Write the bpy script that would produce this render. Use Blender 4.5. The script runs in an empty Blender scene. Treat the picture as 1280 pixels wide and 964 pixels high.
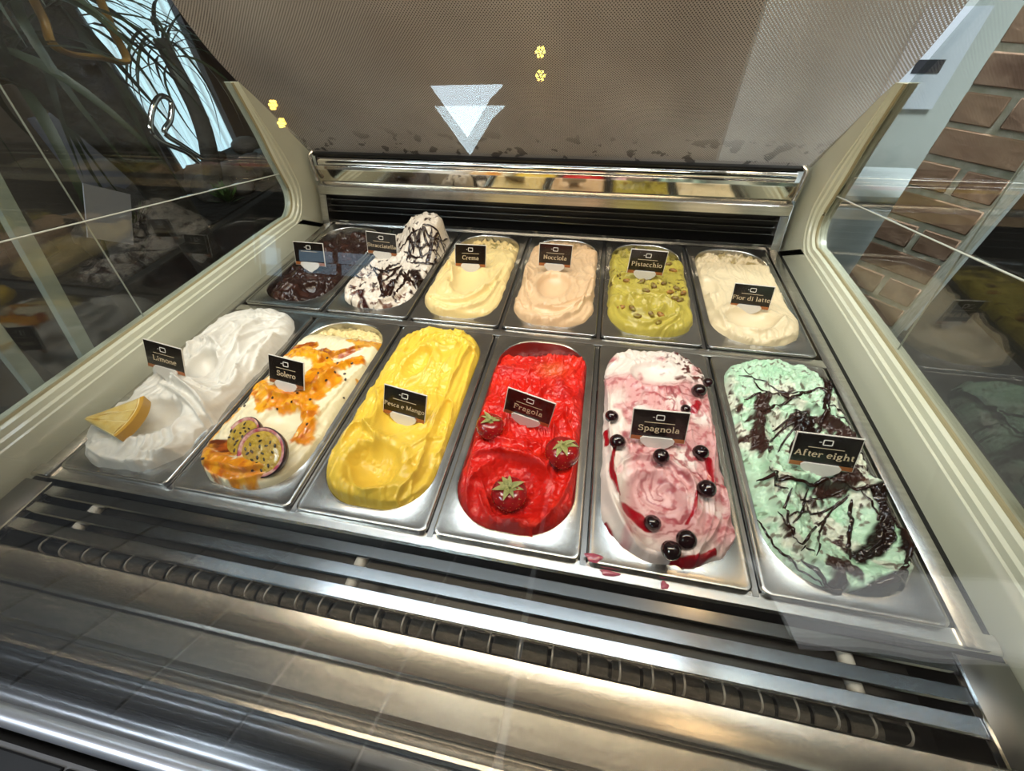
import bpy, bmesh, math, random
import numpy as np
from mathutils import Vector, Matrix

random.seed(7)
RNG = np.random.RandomState(11)
S = bpy.context.scene
COL = S.collection
PI = math.pi

# ------------------------------------------------------------------ camera, world, lights, exposure
FPX = 501.04
CAMP = np.array([0.1413, -0.169, 0.4357])
YAW, PITCH, ROLL = 0.2202, -0.8016, 0.0415


def cam_rot():
    ca, sa = math.cos(YAW), math.sin(YAW)
    cb, sb = math.cos(PITCH), math.sin(PITCH)
    cc, sc = math.cos(ROLL), math.sin(ROLL)
    rz = np.array([[ca, -sa, 0], [sa, ca, 0], [0, 0, 1]])
    rx = np.array([[1, 0, 0], [0, cb, -sb], [0, sb, cb]])
    ry = np.array([[cc, 0, sc], [0, 1, 0], [-sc, 0, cc]])
    return rz @ rx @ ry


CR = cam_rot()
cam_data = bpy.data.cameras.new('camera')
cam_data.sensor_fit = 'HORIZONTAL'
cam_data.sensor_width = 36.0
cam_data.lens = FPX / 1280.0 * 36.0
cam_data.clip_start = 0.01
cam_data.clip_end = 60
cam = bpy.data.objects.new('camera', cam_data)
COL.objects.link(cam)
mw = Matrix.Identity(4)
for r in range(3):
    mw[r][0] = CR[r, 0]
    mw[r][1] = CR[r, 2]
    mw[r][2] = -CR[r, 1]
    mw[r][3] = CAMP[r]
cam.matrix_world = mw
S.camera = cam

world = bpy.data.worlds.new('world')
S.world = world
world.use_nodes = True
wn = world.node_tree
wn.nodes['Background'].inputs[0].default_value = (0.80, 0.90, 1.0, 1)
wn.nodes['Background'].inputs[1].default_value = 0.4


def area(name, loc, target, sx, sy, power, col, spread=None):
    l = bpy.data.lights.new(name, 'AREA')
    l.shape = 'RECTANGLE'
    l.size, l.size_y = sx, sy
    l.energy = power
    l.color = col
    o = bpy.data.objects.new(name, l)
    COL.objects.link(o)
    o.location = loc
    o.rotation_euler = (Vector(target) - Vector(loc)).to_track_quat('-Z', 'Y').to_euler()
    if spread:
        l.spread = math.radians(spread)
    return o


for k_, (lx, ly, lp) in enumerate(((-0.75, 0.30, 5.5), (-0.20, 0.12, 4.5), (0.35, 0.25, 5.0), (0.95, 0.30, 5.5))):
    area('ceiling_spot_light', (lx, ly, 1.85), (lx * .6, 0.3, 0), 0.13, 0.13, lp * 1.15, (1.0, 0.94, 0.86))
area('warm_spot_light', (0.95, 0.95, 1.85), (0.4, 0.2, 0), 0.10, 0.10, 2.2, (1.0, 0.62, 0.30))
area('cool_strip_light', (-0.15, 0.47, 1.87), (-0.15, 0.47, 0), 1.9, 0.10, 9, (0.70, 0.85, 1.0))  # added cool strip that puts a blue reflection on the grille slats
area('right_wall_fill', (1.35, 0.95, 1.85), (1.15, 1.45, 0.1), 0.4, 0.3, 30, (0.95, 0.97, 1.0), 75)  # added lamp to brighten the brick pillar and white wall
area('window_daylight', (-1.35, -1.0, 1.87), (0, 0.3, 0), 0.8, 0.6, 27, (0.84, 0.92, 1.0))

vs = S.view_settings
vs.view_transform = 'Standard'
vs.look = 'None'
vs.exposure = 0.36
vs.gamma = 1.0
vs.use_curve_mapping = False


# ------------------------------------------------------------------ helpers
def ray(px, py):
    v = CR @ np.array([(px - 640) / FPX, 1.0, -(py - 482) / FPX])
    return v / np.linalg.norm(v)


def hit(px, py, axis, val):
    v = ray(px, py)
    return CAMP + v * ((val - CAMP[axis]) / v[axis])


def at(px, py, z=0.012):
    return hit(px, py, 2, z)


def lin(h):
    if isinstance(h, str):
        h = h.lstrip('#')
        c = [int(h[i:i + 2], 16) / 255.0 for i in (0, 2, 4)]
    else:
        c = h
    return tuple(x / 12.92 if x <= 0.04045 else ((x + 0.055) / 1.055) ** 2.4 for x in c)


def mat(name, color, rough=0.5, metal=0.0, noise=None, bump=None, spec=None, trans=None, emit=None, coat=None, sss=None, alpha=None):
    """noise=(scale xyz, colour2, lo, hi); bump=(scale xyz, strength, dist)"""
    m = bpy.data.materials.new(name)
    m.use_nodes = True
    nt = m.node_tree
    b = nt.nodes['Principled BSDF']
    c = lin(color) if isinstance(color, str) else color
    b.inputs['Base Color'].default_value = (*c, 1)
    b.inputs['Roughness'].default_value = rough
    b.inputs['Metallic'].default_value = metal
    if spec is not None:
        b.inputs['Specular IOR Level'].default_value = spec
    if coat:
        b.inputs['Coat Weight'].default_value = coat
        b.inputs['Coat Roughness'].default_value = 0.05
    if sss:
        b.inputs['Subsurface Weight'].default_value = sss[0]
        b.inputs['Subsurface Radius'].default_value = sss[1]
        b.inputs['Subsurface Scale'].default_value = sss[2]
    if emit:
        ec = lin(emit[0]) if isinstance(emit[0], str) else emit[0]
        b.inputs['Emission Color'].default_value = (*ec, 1)
        b.inputs['Emission Strength'].default_value = emit[1]
    tc = nt.nodes.new('ShaderNodeTexCoord')

    def noise_node(scale, detail=5):
        mp = nt.nodes.new('ShaderNodeMapping')
        mp.inputs['Scale'].default_value = scale
        nt.links.new(tc.outputs['Object'], mp.inputs[0])
        n = nt.nodes.new('ShaderNodeTexNoise')
        n.inputs['Scale'].default_value = 1.0
        n.inputs['Detail'].default_value = detail
        nt.links.new(mp.outputs[0], n.inputs['Vector'])
        return n
    if noise:
        n = noise_node(noise[0])
        rmp = nt.nodes.new('ShaderNodeValToRGB')
        c2 = lin(noise[1]) if isinstance(noise[1], str) else noise[1]
        rmp.color_ramp.elements[0].position = noise[2]
        rmp.color_ramp.elements[0].color = (*c, 1)
        rmp.color_ramp.elements[1].position = noise[3]
        rmp.color_ramp.elements[1].color = (*c2, 1)
        nt.links.new(n.outputs['Fac'], rmp.inputs[0])
        nt.links.new(rmp.outputs[0], b.inputs['Base Color'])
    if bump:
        n = noise_node(bump[0], 3)
        bp = nt.nodes.new('ShaderNodeBump')
        bp.inputs['Strength'].default_value = bump[1]
        bp.inputs['Distance'].default_value = bump[2]
        nt.links.new(n.outputs['Fac'], bp.inputs['Height'])
        nt.links.new(bp.outputs[0], b.inputs['Normal'])
    return m


def glass_mat(name, tint=(1, 1, 1), rough=0.0, ior=1.5, boost=1.0):
    m = bpy.data.materials.new(name)
    m.use_nodes = True
    nt = m.node_tree
    nt.nodes.clear()
    out = nt.nodes.new('ShaderNodeOutputMaterial')
    mix = nt.nodes.new('ShaderNodeMixShader')
    tr = nt.nodes.new('ShaderNodeBsdfTransparent')
    tr.inputs[0].default_value = (*tint, 1)
    gl = nt.nodes.new('ShaderNodeBsdfGlossy')
    gl.inputs['Roughness'].default_value = rough
    fr = nt.nodes.new('ShaderNodeFresnel')
    # same reflectance on both faces of the thin pane
    ge = nt.nodes.new('ShaderNodeNewGeometry')
    io = nt.nodes.new('ShaderNodeMapRange')
    io.inputs['To Min'].default_value = ior
    io.inputs['To Max'].default_value = 1.0 / ior
    nt.links.new(ge.outputs['Backfacing'], io.inputs['Value'])
    nt.links.new(io.outputs[0], fr.inputs[0])
    mul = nt.nodes.new('ShaderNodeMath')
    mul.operation = 'MULTIPLY'
    mul.use_clamp = True
    mul.inputs[1].default_value = boost
    nt.links.new(fr.outputs[0], mul.inputs[0])
    nt.links.new(mul.outputs[0], mix.inputs[0])
    nt.links.new(tr.outputs[0], mix.inputs[1])
    nt.links.new(gl.outputs[0], mix.inputs[2])
    nt.links.new(mix.outputs[0], out.inputs[0])
    return m


def smooth(me, ang=None):
    me.polygons.foreach_set('use_smooth', [True] * len(me.polygons))
    if ang:
        try:
            me.set_sharp_from_angle(angle=math.radians(ang))
        except Exception:
            pass


def link(name, me, m=None, parent=None, loc=None):
    o = bpy.data.objects.new(name, me)
    COL.objects.link(o)
    if m is not None and me is not None and len(me.materials) == 0:
        me.materials.append(m)
    if parent is not None:
        o.parent = parent
    if loc is not None:
        o.location = loc
    return o


def mesh_obj(name, verts, faces, m, parent=None, sm=None, loc=None):
    me = bpy.data.meshes.new(name)
    me.from_pydata([tuple(v) for v in verts], [], faces)
    me.update()
    if sm:
        smooth(me, sm)
    return link(name, me, m, parent, loc)


def bm_obj(name, bm, m, parent=None, sm=None, loc=None):
    me = bpy.data.meshes.new(name)
    bmesh.ops.recalc_face_normals(bm, faces=bm.faces)
    bm.to_mesh(me)
    bm.free()
    if sm:
        smooth(me, sm)
    return link(name, me, m, parent, loc)


def empty(name, loc=(0, 0, 0), parent=None):
    o = bpy.data.objects.new(name, None)
    COL.objects.link(o)
    o.location = loc
    o.empty_display_size = 0.02
    if parent is not None:
        o.parent = parent
    return o


def tag(o, label=None, cat=None, group=None, kind=None):
    if label:
        o['label'] = label
    if cat:
        o['category'] = cat
    if group:
        o['group'] = group
    if kind:
        o['kind'] = kind
    return o


def box_bm(x0, x1, y0, y1, z0, z1, bev=0.0, seg=2):
    bm = bmesh.new()
    bmesh.ops.create_cube(bm, size=1.0)
    for v in bm.verts:
        v.co = Vector((x0 + (v.co.x + .5) * (x1 - x0), y0 + (v.co.y + .5) * (y1 - y0), z0 + (v.co.z + .5) * (z1 - z0)))
    if bev > 0:
        bmesh.ops.bevel(bm, geom=list(bm.edges), offset=bev, segments=seg, affect='EDGES', profile=0.5)
    return bm


def box(name, x0, x1, y0, y1, z0, z1, m, parent=None, bev=0.0):
    return bm_obj(name, box_bm(x0, x1, y0, y1, z0, z1, bev), m, parent, sm=35 if bev else None)


def extrude_yz(name, prof, x0, x1, m, parent=None, sm=30, closed=True):
    """a profile in (y, z) pulled along x"""
    n = len(prof)
    vs_ = [(x0, p[0], p[1]) for p in prof] + [(x1, p[0], p[1]) for p in prof]
    fs = []
    for i in range(n if closed else n - 1):
        j = (i + 1) % n
        fs.append((i, j, n + j, n + i))
    if closed:
        fs.append(tuple(range(n - 1, -1, -1)))
        fs.append(tuple(range(n, 2 * n)))
    bm = bmesh.new()
    vv = [bm.verts.new(v) for v in vs_]
    for f in fs:
        bm.faces.new([vv[i] for i in f])
    return bm_obj(name, bm, m, parent, sm=sm)


def tube_mesh(paths, seg=8, flat=1.0, caps=True):
    """paths: list of (points Nx3, radii N or float) -> verts, faces"""
    V, F = [], []
    for pts, rad in paths:
        pts = np.asarray(pts, float)
        n = len(pts)
        rad = np.full(n, rad) if np.isscalar(rad) else np.asarray(rad)
        base = len(V)
        up = np.array([0, 0, 1.0])
        for i in range(n):
            t = pts[min(i + 1, n - 1)] - pts[max(i - 1, 0)]
            t = t / (np.linalg.norm(t) + 1e-12)
            s = np.cross(t, up)
            if np.linalg.norm(s) < 1e-3:
                s = np.array([1.0, 0, 0])
            s /= np.linalg.norm(s)
            u = np.cross(s, t)
            for k in range(seg):
                a = 2 * PI * k / seg
                V.append(pts[i] + rad[i] * (math.cos(a) * s + flat * math.sin(a) * u))
        for i in range(n - 1):
            for k in range(seg):
                a, b = base + i * seg + k, base + i * seg + (k + 1) % seg
                F.append((a, b, b + seg, a + seg))
        if caps:
            F.append(tuple(base + k for k in range(seg - 1, -1, -1)))
            F.append(tuple(base + (n - 1) * seg + k for k in range(seg)))
    return V, F


def spline(pts, n=40):
    """Catmull-Rom through the points"""
    P = np.asarray(pts, float)
    if len(P) < 3:
        t = np.linspace(0, 1, n)[:, None]
        return P[0] * (1 - t) + P[-1] * t
    Q = np.vstack([2 * P[0] - P[1], P, 2 * P[-1] - P[-2]])
    out = []
    m = len(P) - 1
    for s in np.linspace(0, m - 1e-6, n):
        i = int(s)
        t = s - i
        a, b, c, d = Q[i], Q[i + 1], Q[i + 2], Q[i + 3]
        out.append(0.5 * ((2 * b) + (-a + c) * t + (2 * a - 5 * b + 4 * c - d) * t * t + (-a + 3 * b - 3 * c + d) * t ** 3))
    return np.array(out)


# ------------------------------------------------------------------ materials
STEEL = mat('brushed_steel', (0.55, 0.54, 0.52), 0.27, 1.0, noise=((6, 220, 220), (0.70, 0.68, 0.65), 0.35, 0.7), bump=((3, 1400, 1400), 0.05, 0.0004))
STEEL_PAN = mat('pan_steel', (0.40, 0.40, 0.39), 0.27, 1.0, noise=((25, 25, 25), (0.54, 0.53, 0.50), 0.35, 0.65), bump=((300, 300, 300), 0.05, 0.001))
STEEL_DARK = mat('dull_steel', (0.30, 0.30, 0.30), 0.30, 1.0, bump=((8, 900, 900), 0.1, 0.001))
CHROME = mat('chrome', (0.78, 0.78, 0.78), 0.08, 1.0)
SLAT = mat('slat_aluminium', (0.40, 0.41, 0.42), 0.16, 1.0, noise=((5, 300, 300), (0.46, 0.46, 0.46), 0.35, 0.7))
BLACK = mat('black_plastic', (0.008, 0.008, 0.009), 0.30)
BLACKM = mat('matt_black', (0.006, 0.006, 0.006), 0.7)
RUBBER = mat('grey_tube', '514e48', 0.8, noise=((60, 200, 200), '726d65', 0.3, 0.7), bump=((300, 300, 300), 0.6, 0.002))
CREAM = mat('cream_frame', '#dadcc9', 0.30, noise=((7, 7, 7), '#d2d5bf', 0.35, 0.7), coat=0.3)
CREAM2 = mat('cream_gasket', '#a39a78', 0.4)
FRONTGLASS = glass_mat('front_glass', (0.985, 0.995, 0.99), ior=1.45, boost=0.8)
SIDEGLASS = glass_mat('side_glass', (0.85, 0.87, 0.855), boost=1.5)
EDGEGLASS = mat('polished_glass_edge', (0.62, 0.66, 0.60), 0.15, 0.0, spec=0.8)

# ------------------------------------------------------------------ the room
WALL_DARK = mat('dark_plaster', '#2a2622', 0.8, noise=((2, 2, 2), '#352f29', 0.3, 0.7))
WALL_WHITE = mat('white_plaster', '#b9c0bd', 0.6, noise=((1.5, 1.5, 1.5), '#aab2af', 0.3, 0.7))
CEIL = mat('ceiling_paint', '#9a958c', 0.85, noise=((1.5, 1.5, 1.5), '#7d786f', 0.3, 0.7))
FLOOR = mat('floor_concrete', '#3a3835', 0.55, noise=((3, 3, 3), '#47443f', 0.3, 0.7))
RX0, RX1, RY0, RY1, RZ0, RZ1 = -2.15, 2.3, -2.6, 2.5, -1.0, 1.95
tag(box('floor', RX0, RX1, RY0, RY1, RZ0 - 0.05, RZ0, FLOOR), kind='structure')
tag(box('ceiling', RX0, RX1, RY0, RY1, RZ1, RZ1 + 0.05, CEIL), kind='structure')
tag(box('wall_far', RX0, RX1, RY1, RY1 + 0.05, RZ0, RZ1, WALL_DARK), kind='structure')
tag(box('wall_right_room', RX1, RX1 + 0.05, RY0, RY1, RZ0, RZ1, WALL_DARK), kind='structure')
# wall behind the viewer with a three-cornered clerestory opening and two shop windows, seen only as reflections
PANE_SKY = mat('sky_lit_pane', '#dcecf5', 0.4, emit=('#cfe6f5', 13.0))
PANE_STREET = mat('street_lit_pane', '#b9cfdd', 0.4, noise=((9, 9, 14), '#d8e6ef', 0.4, 0.6), emit=('#a9cbe6', 2.2))
tag(box('wall_behind', RX0, RX1, RY0 - 0.05, RY0, RZ0, RZ1, WALL_DARK), kind='structure')


def refl_pt(px, py, yplane, n=(0, -0.9615, 0.2747)):
    n = np.array(n)
    v = ray(px, py)
    p0 = np.array([0, -0.216, 0.0])
    h = CAMP + v * (((p0 - CAMP) @ n) / (v @ n))
    r_ = v - 2 * (v @ n) * n
    return h + r_ * ((yplane - h[1]) / r_[1])


tri = [refl_pt(*q, RY0 + 0.02) for q in ((537, 108), (628, 106), (612, 122), (583, 172))]
bm = bmesh.new()
va = [bm.verts.new(p) for p in tri]
vb = [bm.verts.new(p + np.array([0, -0.018, 0])) for p in tri]
bm.faces.new(va)
bm.faces.new(vb[::-1])
for i in range(4):
    bm.faces.new([va[i], vb[i], vb[(i + 1) % 4], va[(i + 1) % 4]])
tag(bm_obj('window_1', bm, PANE_SKY), 'bright three-cornered skylight mirrored in the front glass before the mesh blind', kind='structure')
for k, (a, b_) in enumerate((((372, 313), (466, 334)), ((300, 293), (343, 332)), ((247, 296), (288, 332)))):
    p, q = refl_pt(*a, RY0 + 0.02), refl_pt(*b_, RY0 + 0.02)
    w = box('window_%d' % (k + 2), min(p[0], q[0]), max(p[0], q[0]), RY0 + 0.0, RY0 + 0.015, min(p[2], q[2]), max(p[2], q[2]), PANE_STREET)
    tag(w, kind='structure')
    cx = (p[0] + q[0]) / 2
    box('window_bar', cx - 0.015, cx + 0.015, RY0 + 0.015, RY0 + 0.03, min(p[2], q[2]), max(p[2], q[2]), WALL_DARK, w)

# wall to the left with the pale window behind the plants
WIN_X = RX0
wl = tag(box('wall_left', RX0 - 0.05, RX0, RY0, RY1, RZ0, RZ1, mat('tan_plaster', '#665c50', 0.8, noise=((2, 2, 2), '#574e44', 0.3, 0.7))), kind='structure')
CURTAIN = mat('pale_curtain', '#cfe6ee', 0.7, noise=((1, 30, 0.3), '#e6f4f8', 0.35, 0.65), emit=('#c6dfec', 0.85))
p_br = hit(290, 182, 0, RX0)
wy1, wz0 = p_br[1], p_br[2]
wy0 = hit(105, 60, 0, RX0)[1]
# vertical pleats of the curtain: a gently folded sheet
nn = 90
vv, ff = [], []
for i in range(nn + 1):
    y = wy0 + (wy1 - wy0) * i / nn
    x = RX0 + 0.03 + 0.012 * math.sin(i * 0.9) + 0.006 * math.sin(i * 2.3)
    vv += [(x, y, wz0), (x, y, wz0 + 1.5)]
for i in range(nn):
    a = 2 * i
    ff.append((a, a + 2, a + 3, a + 1))
win = tag(mesh_obj('window_5', vv, ff, CURTAIN, sm=60), 'pale blue curtained window glowing behind the spiky plants', kind='structure')
FRAME_D = mat('window_frame_dark', '#3a2f2f', 0.6)
box('window_frame', RX0, RX0 + 0.06, wy1, wy1 + 0.35, wz0 - 0.1, wz0 + 1.6, FRAME_D, win)
box('window_sill', RX0, RX0 + 0.07, wy0 - 0.1, wy1 + 0.1, wz0 - 0.06, wz0, mat('sill_blue', '#9fb6d8', 0.35), win)

# brick pillar and white wall to the right
BRICKS = [mat('brick_a', '#b0917c', 0.85, noise=((14, 14, 14), '#6f5142', 0.35, 0.65), bump=((60, 60, 60), 0.5, 0.004)),
          mat('brick_b', '#a5876f', 0.85, noise=((14, 14, 14), '#957560', 0.35, 0.65), bump=((60, 60, 60), 0.5, 0.004)),
          mat('brick_c', '#957a68', 0.85, noise=((14, 14, 14), '#80634f', 0.35, 0.65), bump=((60, 60, 60), 0.5, 0.004))]
MORTAR = mat('mortar', '#c9c9bd', 0.9, noise=((40, 40, 40), '#a9ab98', 0.35, 0.65), bump=((120, 120, 120), 0.5, 0.003))
ang_w = math.radians(133)
wall_r = empty('wall_right_brick', (1.06, 1.31, 0))
wall_r.rotation_euler.z = ang_w
wall_r['kind'] = 'structure'
# local x runs along the wall (away from the viewer), local y points to the case
core = box('mortar', -0.205, 0.0, -0.20, 0.0, RZ0, RZ1, MORTAR, wall_r)
bl, bh, jt = 0.200, 0.066, 0.016
full = {}
for k in range(3):
    for nm, L_ in (('full', bl), ('half', (bl - jt) / 2)):
        me = bpy.data.meshes.new('brick')
        b = box_bm(0, L_, -0.02, 0.005, 0, bh, 0.003, 1)
        b.to_mesh(me)
        b.free()
        smooth(me, 40)
        me.materials.append(BRICKS[k])
        full[(nm, k)] = me
zc = -0.62
row = 0
while zc < 0.95:
    x = 0.0
    first = 'half' if row % 2 else 'full'
    nm = first
    while x > -0.205 + 0.03:
        L_ = bl if nm == 'full' else (bl - jt) / 2
        if x - L_ < -.215:
            nm, L_ = 'half', (bl - jt) / 2
        o = link('brick', full[(nm, random.randrange(3))], None, wall_r)
        o.location = (x - L_, random.uniform(-0.002, 0.003), zc + random.uniform(-0.002, 0.002))
        o.rotation_euler = (0, random.uniform(-.008, .008), random.uniform(-.01, .01))
        x -= L_ + jt
        nm = 'full'
    zc += bh + jt
    row += 1
tag(box('wall_back', 0.66, 1.9, 1.95, 2.0, RZ0, RZ1, WALL_WHITE), kind='structure')
cab = empty('white_cabinet', (1.05, 1.72, RZ0))
CABW = mat('cabinet_white', '#d4dcde', 0.35, noise=((4, 4, 30), '#c4cdd0', 0.35, 0.65))
bz = hit(1075, 245, 1, 1.55)[2] - RZ0
box('body', -0.33, 0.33, -0.15, 0.15, 0, bz - 0.02, CABW, cab, 0.004)
box('top', -0.35, 0.35, -0.17, 0.16, bz - 0.02, bz, CABW, cab, 0.003)
box('door', -0.32, 0.32, -0.166, -0.151, 0.08, bz - 0.05, CABW, cab, 0.003)
tag(cab, 'low white cabinet by the brick pillar behind the right side glass', 'cabinet')
ps = hit(1153, 88, 1, 1.93)
sh = box('paper_notice', ps[0] - 0.09, ps[0] + 0.11, 1.938, 1.942, ps[2] - 0.12, ps[2] + 0.17, mat('notice_paper', '#c3ccd6', 0.7))
box('printed_block', ps[0] - 0.03, ps[0] + 0.06, 1.936, 1.938, ps[2] - 0.01, ps[2] + 0.03, mat('notice_ink', '#2a2c33', 0.7), sh)
tag(sh, 'pale paper notice on the white wall left of the brick pillar', 'notice')

# ------------------------------------------------------------------ tiled ledge in front of the case
TILE = [mat('dark_tile_' + 'abc'[k], c, 0.5, noise=((9, 9, 9), c2, 0.3, 0.7), spec=0.2) for k, (c, c2) in enumerate((('#2b2c2e', '#242527'), ('#27282a', '#2d2e30'), ('#2f3032', '#28292b')))]
GROUT = mat('tile_grout', '#77787a', 0.8)
ledge = tag(box('ledge', -1.2, 1.2, -0.95, -0.238, -0.10, -0.034, GROUT), kind='structure')
tw = 0.121
tms = []
for k in range(3):
    me = bpy.data.meshes.new('tile')
    b = box_bm(-tw / 2 + .0016, tw / 2 - .0016, -0.17 + .0016, 0.17 - .0016, -0.004, 0.0, 0.001, 1)
    b.to_mesh(me)
    b.free()
    me.materials.append(TILE[k])
    tms.append(me)
for j in range(2):
    for i in range(-9, 3):
        o = link('tile', tms[random.randrange(3)], None, ledge)
        o.location = (-0.252 + tw / 2 + i * tw, -0.41 - j * 0.343, -0.031)
tag(box('ledge_right', .118, 1.2, -0.95, -0.238, -0.034, -0.0305, mat('ledge_dark_wood', '#1b1714', 0.55, noise=((4, 60, 60), '#241e19', 0.35, 0.65))), kind='structure')
tag(box('counter_front', -1.2, 1.2, -0.95, -0.26, RZ0, -0.10, WALL_DARK), kind='structure')

# ------------------------------------------------------------------ the display case
case = empty('gelato_display_case', (0, 0, -0.25))
tag(case, 'steel and glass gelato display case with cream side frames, filled with twelve pans', 'display case')
CI = Matrix.Translation((0, 0, 0.25))


def cp(o, par=None):
    """hang a part built in world coordinates under the case"""
    o.parent = par or case
    o.matrix_parent_inverse = (CI if par is None else Matrix.Identity(4))
    return o


# dark well below the pans
bm = bmesh.new()
for (x0, x1, y0, y1, z0, z1) in ((-.56, .56, -.10, .84, -.25, -.245), (-.56, -.552, -.10, .84, -.245, -.045), (.552, .56, -.10, .84, -.245, -.045),
                                 (-.552, .552, -.105, -.097, -.245, -.03), (-.552, .552, .80, .84, -.245, -.03)):
    t = box_bm(x0, x1, y0, y1, z0, z1)
    me = bpy.data.meshes.new('tmp')
    t.to_mesh(me)
    bm.from_mesh(me)
    t.free()
    bpy.data.meshes.remove(me)
cp(bm_obj('well', bm, BLACKM))
# pan support rails
for i in range(7):
    xc = (i - 3) * 0.1726
    if 0 < i < 6:
        cp(box('support_rail', xc - .003, xc + .003, 0.0, .735, -.022, -.007, STEEL_DARK))
for xa, xb in ((-.553, -.5215), (.5215, .553)):
    cp(box('side_rail', .5205 if xa > 0 else -.541, .541 if xa > 0 else -.5205, -.012, .745, -.03, -.004, STEEL, bev=.0015))
    cp(box('black_channel', .5412 if xa > 0 else -.565, .565 if xa > 0 else -.5412, -.03, .78, -.05, -.022, BLACK))
cp(box('cross_rail', -.521, .521, .3615, .3795, -.022, -.004, STEEL, bev=.001))
# front flange that carries the pans
cp(extrude_yz('front_flange', [(0.004, -.008), (-.0100, -.008), (-.0125, -.0100), (-.0130, -.03), (-.0115, -.03), (-.0110, -.012), (0.004, -.011)], -.553, .553, STEEL))
# air grille: three louvre slats, spacers, wire hoops and the tube below
gr = empty('air_grille', (0, 0, 0))
cp(gr)
GX = .507
for k, (ya, yb) in enumerate(((-.0205, -.0345), (-.0430, -.0570), (-.0640, -.0785))):
    za, zb = -.0110, -.0105
    pr = [(ya, za), (ya - .001, za + .0015), (yb + .0015, zb + .0015), (yb, zb), (yb - .0003, zb - .0032), (yb + .001, zb - .0032), (yb + .0025, zb - .001), (ya, za - .0015)]
    s_ = extrude_yz('slat', pr, -GX + .012 * k * 0, GX, SLAT, gr)
for xs in (-.43, -.07, .42):
    for (ya, yb) in ((-.0345, -.0430), (-.0570, -.0640)):
        V, F = tube_mesh([([(xs, ya + .004, -.020), (xs, yb - .004, -.020)], .0065)], 12)
        mesh_obj('spacer', V, F, mat('spacer_white', '#c9c4b8', 0.5) if 'spacer_white' not in bpy.data.materials else bpy.data.materials['spacer_white'], gr, 40)
# wire hoops
pts = spline([(0, -.0725, -.026), (0, -.078, -.019), (0, -.086, -.0165), (0, -.0920, -.022), (0, -.0940, -.040)], 12)
V, F = tube_mesh([(pts, .0010)], 6)
hoop = bpy.data.meshes.new('wire_hoop')
hoop.from_pydata([tuple(v) for v in V], [], F)
smooth(hoop, 50)
hoop.materials.append(mat('hoop_wire', '#b9b4aa', 0.45, 0.4))
nh = 31
for i in range(nh):
    o = link('wire_hoop', hoop, None, gr)
    o.location = (-.455 + i * .910 / (nh - 1) + random.uniform(-.002, .002), 0, 0)
    o.rotation_euler = (0, 0, random.uniform(-.05, .05))
# segmented tube in the duct
n_seg = 30
x = -.44
k = 0
while x < .44:
    L_ = .026
    V, F = tube_mesh([([(x, -.0835, -.042), (x + .001, -.0835, -.042), (x + L_ - .001, -.0835, -.042), (x + L_, -.0835, -.042)], [.0088, .0098, .0098, .0088])], 12)
    mesh_obj('tube_segment', V, F, RUBBER, gr, 40)
    x += L_ + .0035
    k += 1
V, F = tube_mesh([([(-.47, -.0835, -.042), (.47, -.0835, -.042)], .0080)], 10)
mesh_obj('duct_tube', V, F, BLACK, gr, 40)
cp(box('duct_floor', -.507, .507, -.097, -.018, -.075, -.07, BLACK))
# side plates of the front deck
for sx in (-1, 1):
    a, b_ = (.511, .553)
    xa, xb = (sx * a, sx * b_) if sx > 0 else (sx * b_, sx * a)
    cp(box('deck_end_plate', xa, xb, -.095, -.018, -.02, -.009, STEEL_DARK, bev=.001))
    xl = sx * .509
    cp(box('bright_edge', xl - .0013, xl + .0013, -.096, -.018, -.014, -.0075, CHROME))
# the two brushed ledges with a rolled joint, and the base profile
cp(extrude_yz('ledge_panel', [(-.0955, -.040), (-.0955, -.009), (-.0975, -.0065), (-.122, -.0055), (-.126, -.0035), (-.1285, -.0065), (-.1285, -.012), (-.11, -.012), (-.098, -.014), (-.098, -.04)], -.56, .56, STEEL))
cp(extrude_yz('ledge_panel', [(-.1305, -.016), (-.1305, -.0085), (-.132, -.0070), (-.156, -.0075), (-.1595, -.0055), (-.162, -.009), (-.162, -.016)], -.56, .56, STEEL))
cp(box('joint_strip', -.56, .56, -.131, -.128, -.02, -.010, BLACK))
cp(extrude_yz('glass_channel', [(-.1625, -.02), (-.1625, -.0115), (-.165, -.0105), (-.1675, -.013), (-.170, -.013), (-.1715, -.008), (-.1745, -.0075), (-.1775, -.0105), (-.1785, -.02)], -.56, .56, STEEL))
DARKBASE = mat('dark_base', '#3b3d40', 0.22, 0.6, noise=((8, 60, 60), '#47494c', 0.3, 0.7))
cp(box('base_panel', -.56, .56, -.214, -.178, -.035, -.016, DARKBASE, bev=.001))
V, F = tube_mesh([([(-.60, -.2205, -.012), (.60, -.2205, -.012)], .0075)], 16)
BLUECH = mat('rail_aluminium', (0.80, 0.84, 0.92), 0.33, 0.8)
rail = cp(mesh_obj('front_rail', V, F, BLUECH, None, 50))
cp(box('rail_seal', -.60, .60, -.228, -.208, -.031, -.017, BLACK))
# front glazing: two leaning panes, not quite parallel
def front_pane(name, y0, lean, zt):
    th = .003
    t = math.tan(lean)
    z0 = -.012
    pr = [(y0, z0), (y0 + (zt - z0) * t, zt), (y0 + (zt - z0) * t + th, zt), (y0 + th, z0)]
    return cp(extrude_yz(name, pr, -.585, .585, FRONTGLASS, sm=None))
front_pane('front_glass_pane', -.216, math.radians(15.9), .80)
front_pane('front_glass_pane', -.203, math.radians(16.9), .80)
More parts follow.
